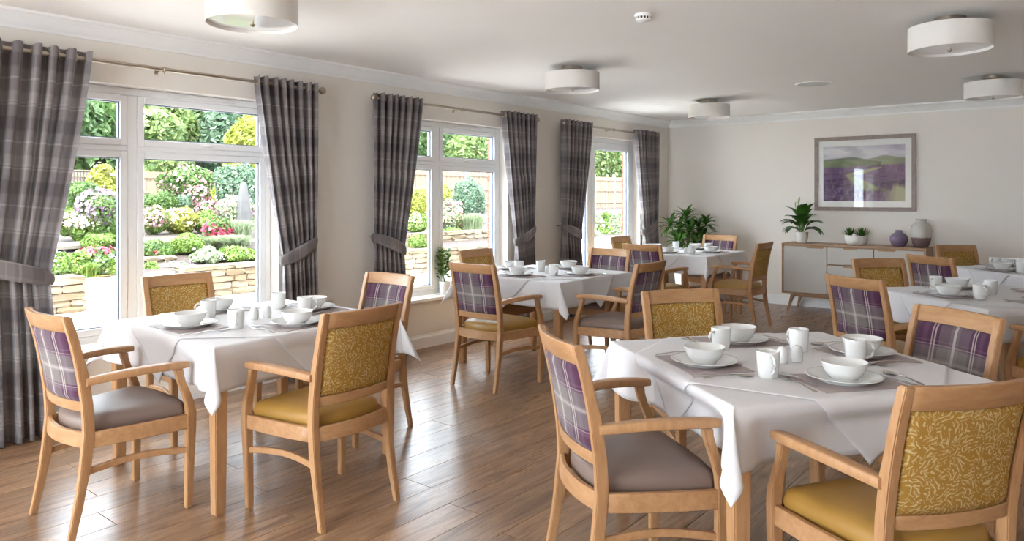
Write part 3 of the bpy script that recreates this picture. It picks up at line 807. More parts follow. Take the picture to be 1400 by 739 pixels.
def cloth_mesh(kind, seed, name, label, group, c, rot):
    rgs = np.random.default_rng(seed); rg = list(rgs.uniform(.35, 1, 8) * rgs.choice([-1, 1], 8)) + [float(rgs.choice([-1, 1]))]
    if kind == 'base':
        H = TS + .205; near = [TS + k for k in (-.012, .003, .006, .009, .013, .018, .03, .05, .075, .10, .13, .16, .185, H - TS)]
        half = list(np.linspace(0, TS - .012, 14))[:-1] + near
        g = np.array([-x for x in half[:0:-1]] + half); n = len(g)
        P = [drape(u, v, .003, rg) for v in g for u in g]; F = grid_faces(n, n)
    else:
        H = .785; n = 81; t = np.linspace(-1, 1, n); P = []
        for b in t:
            for a in t:
                # square turned by 45 degrees
                u, v = (a - b) * H / 2, (a + b) * H / 2; P.append(drape(u, v, .0075, rg))
        F = grid_faces(n, n)
    P = [push(p, c, rot, .009 if kind == 'base' else .004) for p in P]
    o = np_mesh(name, P, F, M['linen'], None, smooth=True)
    o.location = (c[0], c[1], 0); o.rotation_euler = (0, 0, rot)
    sm = o.modifiers.new('cloth_thickness', 'SOLIDIFY'); sm.thickness = .0022; sm.offset = 1
    return tag(o, label, 'tablecloth', group)
TB = [((2.21, 3.545), 0, 'front left table by the large window', 'front left'), ((5.08, 3.745), 0, 'middle table by the second window', 'middle'), ((8.03, 3.90), 0, 'far table by the patio door', 'far'),
      ((2.965, .998), 52, 'large front right table', 'front right'), ((5.77, .56), 47, 'second table on the right', 'second right'), ((7.95, .43), 45, 'farthest table on the right', 'farthest right')]
tproto = make_table()
for i, (c, rot, d, sh) in enumerate(TB):
    o = tproto if i == 0 else copy_tree(tproto)
    o.location = (c[0], c[1], 0); o.rotation_euler = (0, 0, math.radians(rot))
    tag(o, 'square beech dining table, the ' + d, 'table', 'dining tables under white cloths')
    cloth_mesh('base', 20 + i, 'tablecloth', 'white under-cloth with pointed hanging corners on the ' + d, 'white under-cloths', c, math.radians(rot))
    cloth_mesh('over', 40 + i, 'table_overlay', 'white slip cloth laid cornerwise over the ' + d, 'white slip cloths', c, math.radians(rot))

# ================================================================== tableware
ZS = ZT + .0102
def m_plate():
    return MB().lathe([(.001, .004), (.05, .003), (.072, .003), (.078, .0), (.084, .0), (.088, .005), (.118, .0165), (.127, .019), (.1275, .0205), (.1262, .0215), (.117, .0195), (.089, .0095), (.08, .0075), (.001, .0075)], 40)
def m_bowl():
    return MB().lathe([(.001, .003), (.038, .003), (.041, 0), (.045, 0), (.047, .005), (.060, .017), (.069, .034), (.0735, .050), (.0775, .057), (.0785, .059), (.077, .0605), (.0715, .055), (.066, .037), (.056, .020), (.042, .010), (.001, .009)], 40)
def m_mug():
    return MB().lathe([(.001, .003), (.026, .003), (.028, 0), (.031, .0), (.034, .004), (.0375, .03), (.040, .085), (.0403, .092), (.039, .0935), (.0375, .092), (.036, .085), (.034, .03), (.031, .008), (.001, .006)], 32)
def m_handle():
    P = [(.037, 0, .076), (.05, 0, .079), (.063, 0, .072), (.068, 0, .056), (.065, 0, .040), (.055, 0, .027), (.0375, 0, .021)]
    return MB().tube(P, [.0062, .0052, .005, .005, .005, .0052, .0062], 8)
def m_shaker():
    return MB().lathe([(.001, 0), (.018, 0), (.0205, .003), (.0225, .02), (.0225, .038), (.020, .052), (.014, .061), (.006, .065), (.001, .0655)], 24)
PLATE = m_plate().build('plate', M['china'], smooth=True, angle=50).data
BOWL = m_bowl().build('bowl', M['china'], smooth=True, angle=50).data
MUG = m_mug().build('mug', M['china'], smooth=True, angle=50).data
HANDLE = m_handle().build('handle', M['china'], smooth=True).data
SHAKER = m_shaker().build('shaker', M['china'], smooth=True, angle=60).data
def m_knife():
    m = MB(); L = []
    for y, w, h in ((-.105, .003, .0012), (-.10, .0062, .0025), (-.06, .0055, .0026), (-.015, .0042, .0026), (-.005, .005, .0018), (.005, .0075, .0012), (.05, .0085, .001), (.085, .0072, .0009), (.102, .003, .0006)):
        L.append([(-w, y, .0002), (w, y, .0002), (w, y, h * 2), (-w, y, h * 2)])
    return m.loft(L)
def m_spoon():
    m = MB(); L = []
    for y, w, z, h in ((-.10, .004, .003, .001), (-.095, .0068, .003, .0014), (-.06, .0048, .006, .0015), (-.01, .003, .010, .0015), (.025, .0032, .007, .0014), (.035, .009, .0048, .001), (.048, .0165, .003, .0009), (.065, .0195, .002, .0009), (.08, .017, .0022, .0009), (.092, .010, .0035, .0009), (.098, .003, .0048, .0008)):
        L.append([(-w, y, z + w * .22), (-w * .5, y, z), (w * .5, y, z), (w, y, z + w * .22), (w, y, z + w * .22 + h), (w * .5, y, z + h), (-w * .5, y, z + h), (-w, y, z + w * .22 + h)])
    return m.loft(L)
def m_fork():
    m = MB(); L = []
    for y, w, z in ((-.10, .004, .002), (-.095, .0068, .002), (-.06, .0048, .005), (-.01, .003, .009), (.025, .0033, .007), (.038, .0105, .005), (.052, .0125, .0035), (.056, .0125, .0033)):
        L.append([(-w, y, z), (w, y, z), (w, y, z + .0018), (-w, y, z + .0018)])
    m.loft(L)
    for k in range(4):
        cx = -.0106 + k * .00707
        m.loft([[(cx - w, y, z), (cx + w, y, z), (cx + w, y, z + .0016), (cx - w, y, z + .0016)] for y, w, z in ((.0555, .0021, .0034), (.075, .0018, .002), (.095, .0013, .003), (.10, .0006, .004))])
    return m
KNIFE = m_knife().build('knife', M['steel'], smooth=True, angle=35).data
SPOON = m_spoon().build('spoon', M['steel'], smooth=True, angle=50).data
FORK = m_fork().build('fork', M['steel'], smooth=True, angle=35).data
m = MB(); m.box(-.165, .165, -.125, .125, 0, .003); MAT = m.build('placemat', M['mat'], bevel=.001).data
for o in list(C.objects):
    if o.type == 'MESH' and o.parent is None and o.data in (PLATE, BOWL, MUG, HANDLE, SHAKER, KNIFE, SPOON, FORK, MAT): bpy.data.objects.remove(o)
def put(name, me, x, y, z, rz, label, cat, group):
    o = bpy.data.objects.new(name, me); C.objects.link(o); o.location = (x, y, z); o.rotation_euler = (0, 0, rz); return tag(o, label, cat, group)
def setting(ti, ang, side, r=.365, jit=0, extra=True):
    """one cover: ang = world direction from table centre to the diner, degrees"""
    c, rot, d, sh = TB[ti]; A = math.radians(ang); dx, dy = math.cos(A), math.sin(A)
    fx, fy = -dx, -dy; rx, ry = fy, -fx                      # diner's forward and right
    where = '%s of the %s table' % (side, sh)
    rz = math.atan2(fy, fx) - PI / 2
    P = lambda a, b: (c[0] + dx * r + rx * a + fx * b, c[1] + dy * r + ry * a + fy * b)
    g = lambda s: s
    j = lambda s: random.uniform(-s, s)
    x, y = P(0, 0); put('placemat', MAT, x, y, ZS, rz + j(.02), 'taupe placemat on the ' + where, 'placemat', g('taupe placemats'))
    x, y = P(j(.008), .004); put('plate', PLATE, x, y, ZS + .003, 0, 'round white plate on the ' + where, 'plate', g('white plates'))
    put('bowl', BOWL, x, y, ZS + .0105, 0, 'white bowl standing on the plate on the ' + where, 'bowl', g('white bowls'))
    x, y = P(-.193, -.01); put('fork', FORK, x, y, ZS, rz + j(.06), 'steel fork left of the placemat on the ' + where, 'fork', g('steel forks'))
    x, y = P(.188, -.03); put('knife', KNIFE, x, y, ZS, rz + j(.05), 'steel knife right of the placemat on the ' + where, 'knife', g('steel knives'))
    x, y = P(.222, -.012); put('spoon', SPOON, x, y, ZS, rz + j(.06), 'steel spoon outermost on the ' + where, 'spoon', g('steel spoons'))
    if extra:
        x, y = P(-.158, .045); put('dessert_fork', FORK, x, y, ZS + .0034, rz + .12 + j(.05), 'steel fork on the placemat edge, ' + where, 'fork', g('steel dessert forks'))
def mug(x, y, hang, label):
    o = put('mug', MUG, x, y, ZS, math.radians(hang), label, 'mug', 'white mugs')
    h = bpy.data.objects.new('handle', HANDLE); C.objects.link(h); h.parent = o
def shaker(x, y, label): put('shaker', SHAKER, x, y, ZS, 0, label, 'shaker', 'white salt and pepper shakers')
for ti in range(3):
    for ang, side in ((180, 'left side'), (90, 'window side'), (270, 'near side'), (0, 'right side')): setting(ti, ang, side)
for ang, side in ((142, 'left side'), (52, 'back left side'), (232, 'near side'), (-38, 'back right side')): setting(3, ang, side, .36)
for ang, side in ((137, 'left side'), (47, 'back left side'), (227, 'near side'), (-43, 'right side')): setting(4, ang, side, .37)
for ang, side in ((135, 'left side'), (45, 'back side'), (225, 'near side')): setting(5, ang, side, .41)
NX = {0: 'front left table', 1: 'middle table', 2: 'far table', 3: 'front right table', 4: 'second right table', 5: 'farthest right table'}
MUGS = [(0, 2.045, 3.735, 160, 'handle to the left'), (0, 1.97, 3.335, 240, 'nearest the front corner'), (0, 2.46, 3.715, 60, 'closest to the right window curtain'), (0, 2.45, 3.45, -45, 'beside the right bowl'),
        (1, 5.10, 3.80, 60, 'tallest-looking behind the centre'), (1, 4.90, 3.52, 240, 'nearest the front corner'), (1, 4.95, 3.92, 60, 'behind the left bowl'),
        (2, 8.30, 4.12, 60, 'below the corner plant'), (2, 7.72, 3.64, 240, 'nearest the front corner'), (2, 8.24, 3.68, 60, 'beside the right bowl'), (2, 7.66, 4.15, 120, 'at the left end'),
        (3, 2.985, 1.275, 160, 'handle to the left'), (3, 2.640, .950, 220, 'nearest the camera, handle facing front'), (3, 3.165, 1.010, 60, 'behind the two shakers'), (3, 3.075, .765, -60, 'handle to the right'),
        (4, 5.83, .93, 160, 'with its handle at the left'), (4, 5.47, .63, 220, 'nearest the camera'), (4, 5.80, .605, 60, 'standing just behind another'),
        (5, 7.93, .80, 160, 'with its handle at the left'), (5, 7.55, .57, 220, 'nearest the camera'), (5, 7.96, .60, 60, 'at the right edge of the photo')]
for ti, x, y, h, l in MUGS: mug(x, y, h, 'white mug on the %s, %s' % (NX[ti], l))
SH = [(0, 2.172, 3.50), (0, 2.243, 3.492), (1, 5.005, 3.66), (2, 7.80, 3.75), (3, 2.893, .985), (3, 2.95, .948), (4, 5.70, .62)]
for k, (ti, x, y) in enumerate(SH):
    w = {0: 'left one of the pair', 1: 'right one of the pair', 4: 'left one of the pair', 5: 'right one of the pair'}.get(k, 'beside the mug')
    shaker(x, y, 'white china shaker on the %s, %s' % (NX[ti], w))

# ================================================================== sideboard and what stands on it
SBX0, SBX1, SY0, SY1, SZ0, SZ1 = 9.21, 9.63, 1.565, 3.145, .205, .822
sb = tag(empty('sideboard', (9.42, 2.355, 0)), 'low greige sideboard with wooden top and splayed legs against the end wall', 'sideboard')
def sbm(m, name, mat, par=sb, **kw):
    for v in m.bm.verts: v.co -= Vector((9.42, 2.355, 0))
    return m.build(name, mat, par, **kw)
m = MB(); m.box(SBX0, SBX1, SY0, SY0 + .02, SZ0, SZ1); m.box(SBX0, SBX1, SY1 - .02, SY1, SZ0, SZ1); m.box(SBX0, SBX1, SY0 + .02, SY1 - .02, SZ0, SZ0 + .022); m.box(SBX1 - .015, SBX1, SY0 + .02, SY1 - .02, SZ0 + .022, SZ1 - .025); m.box(SBX0 + .03, SBX0 + .05, SY0 + .02, SY1 - .02, SZ0 + .022, SZ1 - .025)
sbm(m, 'carcass', M['walnut'])
sbm(MB().box(SBX0 - .003, SBX1, SY0 - .002, SY1 + .002, SZ1 - .024, SZ1 + .001), 'top', M['walnut'], bevel=.002)
def front(y0, y1, z0, z1, name, gy):
    f = sbm(MB().box(SBX0 + .002, SBX0 + .022, y0 + .003, y1 - .003, z0, z1), name, M['cupboard'], bevel=.002)
    if gy: 
        h = MB(); h.loft([[(SBX0 - .002, yy, z1 + .003) for yy in (gy[0] + .02, gy[1] - .02)] + [(SBX0 - .002, gy[1] - .04, z1 - .018), (SBX0 - .002, gy[0] + .04, z1 - .018)], [(SBX0 + .004, yy, z1 + .003) for yy in (gy[0] + .02, gy[1] - .02)] + [(SBX0 + .004, gy[1] - .04, z1 - .018), (SBX0 + .004, gy[0] + .04, z1 - .018)]])
        sbm(h, 'finger_pull', M['walnut'], f)
zt = SZ1 - .034
front(2.613, SY1 - .02, SZ0 + .024, zt, 'door', (2.62, 2.88))
front(2.097, 2.610, .59, zt, 'drawer', (2.24, 2.46)); front(2.097, 2.610, .40, .575, 'drawer', (2.24, 2.46)); front(2.097, 2.610, SZ0 + .024, .385, 'drawer', (2.24, 2.46))
front(SY0 + .02, 2.094, SZ0 + .024, zt, 'door', (1.84, 2.09))
for yy in (SY0 + .12, SY1 - .12):
    s = 1 if yy > 2.3 else -1
    for xx in (SBX0 + .05, SBX1 - .05):
        q = -1 if xx < 9.4 else 1
        sbm(MB().loft([[(xx + q * .03 - w, yy + s * .055 - w, z) if i == 0 else None for i in range(1)] and [(xx + a * w + q * .03 * (1 - t), yy + b * w + s * .055 * (1 - t), z) for a, b in ((-1, -1), (1, -1), (1, 1), (-1, 1))] for z, w, t in ((0, .010, 0), (.1, .016, .55), (SZ0, .021, 1))]), 'leg', M['walnut'], bevel=.003)
sbm(MB().box(SBX0 + .035, SBX0 + .055, SY0 + .1, SY1 - .1, SZ0 - .035, SZ0), 'leg_rail', M['walnut'])
ZB = SZ1 + .001

def leaf_mesh(L, W, droop, lift, n=7, fold=.25, tip=1.0):
    """one blade growing along +Y from the origin; lift = start angle above the horizon"""
    V, F = [], []; y = z = 0.0; ang = lift; st = L / n
    for i in range(n + 1):
        t = i / n; w = W * .5 * (math.sin(PI * min(1, t * .93 + .07)) ** .8) * (1 - .15 * t) if t < 1 else .0005
        V += [(-w, y, z + w * fold), (0, y, z), (w, y, z + w * fold)]
        y += st * math.cos(ang); z += st * math.sin(ang); ang -= droop / n
    for i in range(n):
        a = i * 3; F += [(a, a + 1, a + 4, a + 3), (a + 1, a + 2, a + 5, a + 4)]
    return V, F
def add_leaf(parent, name, base, az, L, W, droop, lift, mat, n=7, fold=.25):
    V, F = leaf_mesh(L, W, droop, lift, n, fold)
    o = np_mesh(name, V, F, mat, parent, smooth=True); o.location = base; o.rotation_euler = (0, 0, az); return o

# peace lily
SPATHE = leafmat('spathe_green_white', rgb(206, 212, 160), rgb(226, 228, 190), .2)
pot = tag(empty('peace_lily', (9.38, 2.955, ZB)), 'peace lily with white flowers in a pale pot on the sideboard', 'plant')
MB().lathe([(.001, .0), (.052, 0), (.06, .008), (.073, .06), (.075, .135), (.071, .137), (.068, .125), (.001, .122)], 32).build('pot', M['potw'], pot, smooth=True, angle=50)
rg = random.Random(3)
for k in range(34):
    az = k * 2.4 + rg.uniform(-.3, .3); low = k % 4
    L = rg.uniform(.20, .26); lift = (1.32, 1.05, .8, .5)[low] + rg.uniform(-.12, .12); st = (.17, .14, .10, .05)[low] * rg.uniform(.8, 1.15); sl = (1.45, 1.25, 1.1, .9)[low]
    d0 = Vector((math.cos(az) * math.cos(sl), math.sin(az) * math.cos(sl), math.sin(sl))); p0 = Vector((.02 * math.cos(az), .02 * math.sin(az), .12)); p1 = p0 + d0 * st
    q = MB().tube([p0, p0 + d0 * st * .5, p1], .0028, 5).build('leaf_stalk', M['stem'], pot)
    add_leaf(q, 'leaf', p1, az - PI / 2, L, .092, 1.15 + .2 * low, lift, LM['house'], 8, .3)
for az, h, lean in ((2.0, .49, .04), (2.6, .455, .10)):
    tip = Vector((lean * math.cos(az), lean * math.sin(az), h))
    q = MB().tube([(0, 0, .12), tuple(tip * .5 + Vector((0, 0, .06))), tuple(tip)], .003, 6).build('flower_stem', M['stem'], pot)
    V, F = leaf_mesh(.10, .055, .35, 1.5, 7, .5)
    o = np_mesh('spathe', V, F, SPATHE, q, smooth=True); o.location = tip - Vector((0, 0, .015)); o.rotation_euler = (0, 0, az + 1.0)
    MB().lathe([(.001, 0), (.006, .005), (.006, .045), (.001, .05)], 8, c=tuple(tip + Vector((0, 0, .0)))).build('spadix', LM['cream'], q, smooth=True)

# succulents in a bowl
pot = tag(empty('succulent_bowl', (9.42, 2.335, ZB)), 'two spiky succulents in a wide pale bowl on the sideboard', 'plant'); pot.scale = (1.25,) * 3
MB().lathe([(.001, 0), (.07, 0), (.09, .012), (.102, .05), (.1, .088), (.096, .089), (.094, .075), (.001, .072)], 32).build('bowl', M['potw'], pot, smooth=True, angle=50)
MB().lathe([(.001, .08), (.05, .079), (.094, .073), (.094, .07), (.001, .07)], 20).build('soil', M['soil'], pot, smooth=True)
for cy in (.052, -.052):
    p = MB().lathe([(.001, .07), (.018, .07), (.02, .085), (.012, .095), (.001, .098)], 10, c=(0, cy, 0)).build('succulent', LM['dark'], pot, smooth=True)
    for k in range(34):
        az = k * 2.399; lf = .25 + 1.15 * (k / 34)
        add_leaf(p, 'leaf', (.012 * math.cos(az), cy + .012 * math.sin(az), .082), az - PI / 2, .088, .013, -.25, lf, LM['house'], 4, .5)
MB().lathe([(.001, 0), (.016, .003), (.02, .014), (.012, .03), (.001, .034)], 7, c=(-.07, .0, .078)).build('pebble', M['potw'], pot, smooth=True)

# vases
tag(MB().lathe([(.001, .004), (.04, .004), (.045, 0), (.05, .002), (.072, .03), (.082, .065), (.08, .095), (.062, .125), (.036, .138), (.031, .142), (.031, .158), (.034, .163), (.028, .163), (.025, .15), (.025, .13), (.001, .12)], 32).build('vase', M['purplevase'], smooth=True, angle=60), 'small round purple glazed vase on the sideboard', 'vase', 'vases on the sideboard').location = (9.40, 1.872, ZB)
v_ = [o for o in C.objects if o.name.startswith('vase')][-1]; v_.scale = (1.15,) * 3
tag(MB().lathe([(.001, .004), (.05, .004), (.055, 0), (.06, .002), (.078, .04), (.09, .10), (.092, .16), (.083, .205), (.06, .235), (.046, .243), (.045, .262), (.05, .27), (.042, .27), (.038, .25), (.038, .23), (.001, .2)], 36).build('vase', M['glaze'], smooth=True, angle=60), 'tall two-tone vase, grey above and brown below, on the sideboard', 'vase', 'vases on the sideboard').location = (9.43, 1.650, ZB)
v_ = [o for o in C.objects if o.name.startswith('vase')][-1]; v_.scale = (1.17,) * 3

# framed picture
PY0, PY1, PZ0, PZ1 = 1.738, 2.878, 1.222, 2.131
pic = tag(empty('framed_picture', (XB, (PY0 + PY1) / 2, PZ0)), 'large framed print of lavender fields above the sideboard', 'picture')
off = Vector((XB, (PY0 + PY1) / 2, PZ0))
def pm(m, name, mat, par=pic, **kw):
    for v in m.bm.verts: v.co -= off
    return m.build(name, mat, par, **kw)
m = MB(); w = .045; x0, x1 = XB - .03, XB - .001
m.box(x0, x1, PY0, PY0 + w, PZ0, PZ1); m.box(x0, x1, PY1 - w, PY1, PZ0, PZ1); m.box(x0, x1, PY0 + w, PY1 - w, PZ0, PZ0 + w); m.box(x0, x1, PY0 + w, PY1 - w, PZ1 - w, PZ1)
pm(m, 'frame', M['picframe'], bevel=.002)
pm(MB().box(XB - .012, XB - .002, PY0 + w, PY1 - w, PZ0 + w, PZ1 - w), 'mount', M['mount'])
pm(MB().box(XB - .022, XB - .020, PY0 + w, PY1 - w, PZ0 + w, PZ1 - w), 'glazing', M['glass'])
nu, nv = 200, 150
IY0, IY1, IZ0, IZ1 = PY0 + .115, PY1 - .105, PZ0 + .118, PZ1 - .118
uu, vv = np.meshgrid(np.linspace(0, 1, nu), np.linspace(0, 1, nv))       # u from left as hung, v from the bottom
def fb(x, y, sd, oct=4):
    r = np.random.default_rng(sd); o = np.zeros_like(x); a = 1
    for k in range(oct):
        for _ in range(3):
            ax, ay, p = r.uniform(-1, 1) * 3 * 2 ** k, r.uniform(-1, 1) * 3 * 2 ** k, r.uniform(0, 6.28); o += a * np.sin(ax * x * 2 + ay * y * 2 + p) / 3
        a *= .55
    return o
def lin(*c): return np.array([s2l(v) for v in c])
def blend(col, mask, c): return col * (1 - mask[..., None]) + np.asarray(c) * mask[..., None]
def above(y, edge, soft=.012): return np.clip((y - edge) / soft * .5 + .5, 0, 1)
n1, n2, n3 = fb(uu * 1.4, vv * 4, 1), fb(uu * 3, vv * 3, 2), fb(uu * 6, vv * 2, 3)
col = np.zeros(uu.shape + (3,)) + lin(196, 190, 196)
col = blend(col, np.clip(.5 + n1 * .7, 0, 1), lin(222, 216, 218)); col = blend(col, np.clip(n2 * .7 - .05, 0, .6) , lin(150, 146, 156)); col = blend(col, np.clip((uu - .55) * (vv - .8) * 6, 0, .5), lin(180, 160, 188))
h1 = .76 + .045 * np.exp(-((uu - .75) / .12) ** 2) - .03 * (uu > 2) + .012 * np.sin(uu * 9)
h2 = .735 + .06 * np.exp(-((uu - .34) / .2) ** 2) - .13 * np.clip(uu - .45, 0, 1)
far = blend(np.zeros_like(col) + lin(128, 138, 116), np.clip(.5 + n2 * .8, 0, 1), lin(164, 172, 140))
mk = above(h1, vv); col = col * (1 - mk[..., None]) + far * mk[..., None]
near = blend(np.zeros_like(col) + lin(96, 108, 84), np.clip(.5 + n1 * .9, 0, 1), lin(140, 150, 112))
mk = above(h2, vv) * (uu < .72); col = col * (1 - mk[..., None]) + near * mk[..., None]
pur = blend(np.zeros_like(col) + lin(104, 76, 108), np.clip(.5 + n3 * .9, 0, 1), lin(146, 112, 148))
e3 = .62 + .05 * np.clip(uu - .3, 0, 1) * 1.2; mk = above(e3, vv); col = col * (1 - mk[..., None]) + pur * mk[..., None]
for hh_, lim in ((h2, .72), (h1, 2)):
    col = blend(col, np.exp(-((vv - hh_) / .007) ** 2) * .5 * (uu < lim), lin(86, 92, 84))
dk = np.exp(-((vv - (.49 + .33 * np.clip(uu - .25, 0, .45) / .45 * .5)) / .012) ** 2) * (uu < .7); col = blend(col, np.clip(dk, 0, .85), lin(48, 44, 46))
ribbon = np.clip(1 - np.abs(vv - (.47 + .36 * (uu - .35))) / (.012 + .10 * (.72 - uu).clip(0, 1)), 0, 1) * (uu > .30) * (uu < .72); col = blend(col, np.clip(ribbon * 2.2, 0, 1), lin(178, 176, 122))
e4 = .50 - .02 * np.sin(uu * 5) ; deep = blend(np.zeros_like(col) + lin(74, 54, 80), np.clip(.5 + fb(uu * 3, vv * 9, 6) * .9, 0, 1), lin(118, 88, 124))
mk = above(e4, vv, .02); col = col * (1 - mk[..., None]) + deep * mk[..., None]
path = np.clip(1.3 - np.abs(uu - (.34 + (.46 - vv) * 1.0)) / (.05 + (.46 - vv).clip(0, 1) * .42), 0, 1) * (vv < .47) * (vv > .18); col = blend(col, np.clip(path * 1.6, 0, 1) * np.clip((vv - .16) * 12, 0, 1), lin(150, 152, 112))
gr = np.clip((uu - .70) * 5, 0, 1) * np.clip((.30 + .12 * n3 - vv) * 8, 0, 1); col = blend(col, gr, lin(178, 174, 138))
tuft = np.clip(fb(uu * 16, vv * 5, 9, 3) * 1.4, 0, 1) * np.clip((.42 - vv) * 4, 0, 1) * (1 - gr); col = blend(col, tuft * .8, lin(60, 46, 74))
tuft = np.clip(fb(uu * 20, vv * 6, 12, 3) * 1.3 - .1, 0, 1) * np.clip((.45 - vv) * 4, 0, 1) * (1 - gr) * (1 - path); col = blend(col, tuft * .8, lin(150, 118, 156))
V = np.stack([np.full(uu.size, XB - .0125) - off.x, (IY1 + (IY0 - IY1) * uu).ravel() - off.y, (IZ0 + (IZ1 - IZ0) * vv).ravel() - off.z], 1)
np_mesh('print', V, grid_faces(nv, nu), M['print'], pic, col=np.concatenate([col.reshape(-1, 3), np.ones((uu.size, 1))], 1))

# corner palm and sill plant
palm = tag(empty('potted_palm', (9.09, 4.34, 0)), 'bushy green palm-like plant in the far corner', 'plant')
MB().lathe([(.001, 0), (.13, 0), (.14, .01), (.185, .44), (.19, .46), (.18, .462), (.172, .43), (.001, .42)], 32).build('planter', M['potw'], palm, smooth=True, angle=50)
MB().lathe([(.001, .425), (.172, .423), (.172, .41), (.001, .41)], 20).build('soil', M['soil'], palm)
rg = random.Random(8)
for dx, dz, dep, n in ((-.02, 1.15, 0, 24), (-.23, 1.04, .02, 20), (.24, 1.06, 0, 20), (.0, .98, -.12, 24), (-.17, .84, -.08, 19), (.19, .86, -.06, 19), (.05, 1.02, .15, 14), (-.08, .80, .12, 12), (.06, .80, -.16, 14), (.13, 1.0, -.05, 14), (-.12, 1.0, -.06, 14)):
    tip = Vector((RT[0] * dx + FW[0] * dep, RT[1] * dx + FW[1] * dep, dz - .02))       # rosettes fan out from one pot
    q = MB().tube([(tip.x * .15, tip.y * .15, .41), (tip.x * .45, tip.y * .45, .41 + (tip.z - .41) * .6), tuple(tip)], [.011, .009, .006], 7).build('stem', M['stem'], palm, smooth=True)
    oa = math.atan2(tip.y, tip.x); out = min(1, math.hypot(tip.x, tip.y) / .25)
    for k in range(n):
        az = k * 2.399 + rg.uniform(-.2, .2); lf = 1.25 - 1.5 * (k / n) + .25 * out * math.cos(az - oa) * -1
        add_leaf(q, 'leaf', tuple(tip - Vector((0, 0, .05 * k / n))), az - PI / 2, rg.uniform(.18, .235), .056, 1.05, lf, LM['house'], 6, .3)
sp = tag(empty('sill_plant', (5.11, 4.962, .46)), 'small leafy plant in a white pot on the middle window sill', 'plant')
MB().lathe([(.001, 0), (.045, 0), (.048, .004), (.052, .12), (.05, .124), (.047, .11), (.001, .106)], 28).build('pot', M['china'], sp, smooth=True, angle=50)
for k in range(26):
    az = k * 2.4; h = .10 + .24 * (k / 26)
    st = MB().tube([(0, 0, .10), (.03 * math.cos(az), .03 * math.sin(az), .10 + h * .6), (.045 * math.cos(az), .045 * math.sin(az), .10 + h)], .0016, 5).build('stem', M['stem'], sp)
    for q in range(3):
        add_leaf(st, 'leaf', (.045 * math.cos(az), .045 * math.sin(az), .10 + h - q * .03), az + q * 2.1, .08, .045, .9, .7, LM['bright'], 4)

# ================================================================== garden
def gz(x, Y):
    if Y < 10.0: return -.05
    return float(np.interp(Y, [10.2, 10.9, 12.6, 14, 18, 22, 40], [.34, .36, .57, .62, .72, .9, 1.4]))
lawn = structure(empty('garden_ground')); lawn['label'] = 'garden beds rising behind the patio'
n = 40; ys = np.concatenate([[10.22, 11.25, 11.26], np.linspace(11.45, 44, n - 3)]); xs = np.linspace(-2, 52, 30)
V = [(x, y, gz(x, y)) for y in ys for x in xs]
np_mesh('soil_bed', V, grid_faces(n, 30), M['mulch'], lawn)
def ground_patch(name, pts, z, mat, label):
    m = MB(); m.loft([[(x, y, z - .05) for x, y in pts], [(x, y, z) for x, y in pts]]); o = m.build(name, mat, lawn); o['label'] = label; return o
lp = [at_y(u, 300, Y)[0] for u, Y in ((190, 12.5), (272, 12.5), (272, 14.4), (190, 14.4))]
ground_patch('lawn', [(p.x, p.y) for p in lp], .62, plain('lawn_green', grgb(150, 180, 84, .16), .9, var=.2, scale=20), 'sunlit strip of lawn')
lp = [at_y(u, 300, Y)[0] for u, Y in ((60, 12.3), (160, 12.5), (160, 13.6), (60, 13.4))]
ground_patch('gravel_path', [(p.x, p.y) for p in lp], .64, plain('pale_gravel', grgb(222, 208, 188, .16), .9, var=.12, scale=40), 'pale path between the beds')
# patio slabs
patio = structure(MB().box(-3, 18, 5.2, 10.0, -.2, -.062).build('patio', M['concrete'])); patio['label'] = 'pale paved patio outside the windows'
sl = MB().box(-.5, .5, -.5, .5, -.5, .5).build('slab', M['slab']); slm = sl.data; bpy.data.objects.remove(sl)
for iy in range(7):
    xx = -2.6 + (iy % 2) * .4; 
    while xx < 15:
        w = (.6, .9, .75)[int(xx * 7 + iy) % 3]
        if xx > 1.2:
            o = bpy.data.objects.new('slab', slm); C.objects.link(o); o.parent = patio; o.location = (xx + w / 2, 5.54 + iy * .69, -.056); o.scale = (w - .012, .69 - .012, .014)
        xx += w
# dry-stone walls, every stone a part
stone_meshes = []
for k in range(6):
    m = MB().box(-.5, .5, -.5, .5, -.5, .5); r_ = random.Random(k)
    bmesh.ops.subdivide_edges(m.bm, edges=m.bm.edges[:], cuts=1)
    for v in m.bm.verts: v.co += Vector((r_.uniform(-.04, .04), r_.uniform(-.06, .06), r_.uniform(-.07, .07))); v.co *= 1 - .06 * (v.co.length > .75)
    o = m.build('stone', M['stone'], smooth=True, angle=50); stone_meshes.append(o.data); bpy.data.objects.remove(o)
def stone_wall(name, p0, p1, z0, h, depth, label, rows, seed, cap=True):
    rg = random.Random(seed); a, b = Vector(p0), Vector(p1); L = (b - a).length; d = (b - a).normalized(); ang = math.atan2(d.y, d.x); nn = Vector((-d.y, d.x))
    w = empty(name, (a.x, a.y, z0), ang); structure(w, label)
    core = MB().box(.02, L - .02, .04, depth - .03, -.05, h - .03).build('mortar_core', M['soil'], w)
    z = 0; rh = h / rows
    for r in range(rows):
        hh = rh * rg.uniform(.88, 1.12) if r < rows - 1 else h - z
        x = 0
        while x < L - .05:
            l = rg.uniform(.20, .46) * (1.3 if (cap and r == rows - 1) else 1)
            if L - x - l < .14: l = L - x
            o = bpy.data.objects.new('stone', rg.choice(stone_meshes)); C.objects.link(o); o.parent = w
            o.location = (x + l / 2, depth / 2 + rg.uniform(-.012, .012), z + hh / 2); o.scale = (l - .008, depth * (1.08 if (cap and r == rows - 1) else 1), hh - .008)
            x += l
        z += hh
    return w
stone_wall('garden_wall', (1.6, 10.0), (3.86, 10.0), -.055, .46, .34, 'short honey stone wall end beside the mulch bed, left pane', 5, 1)
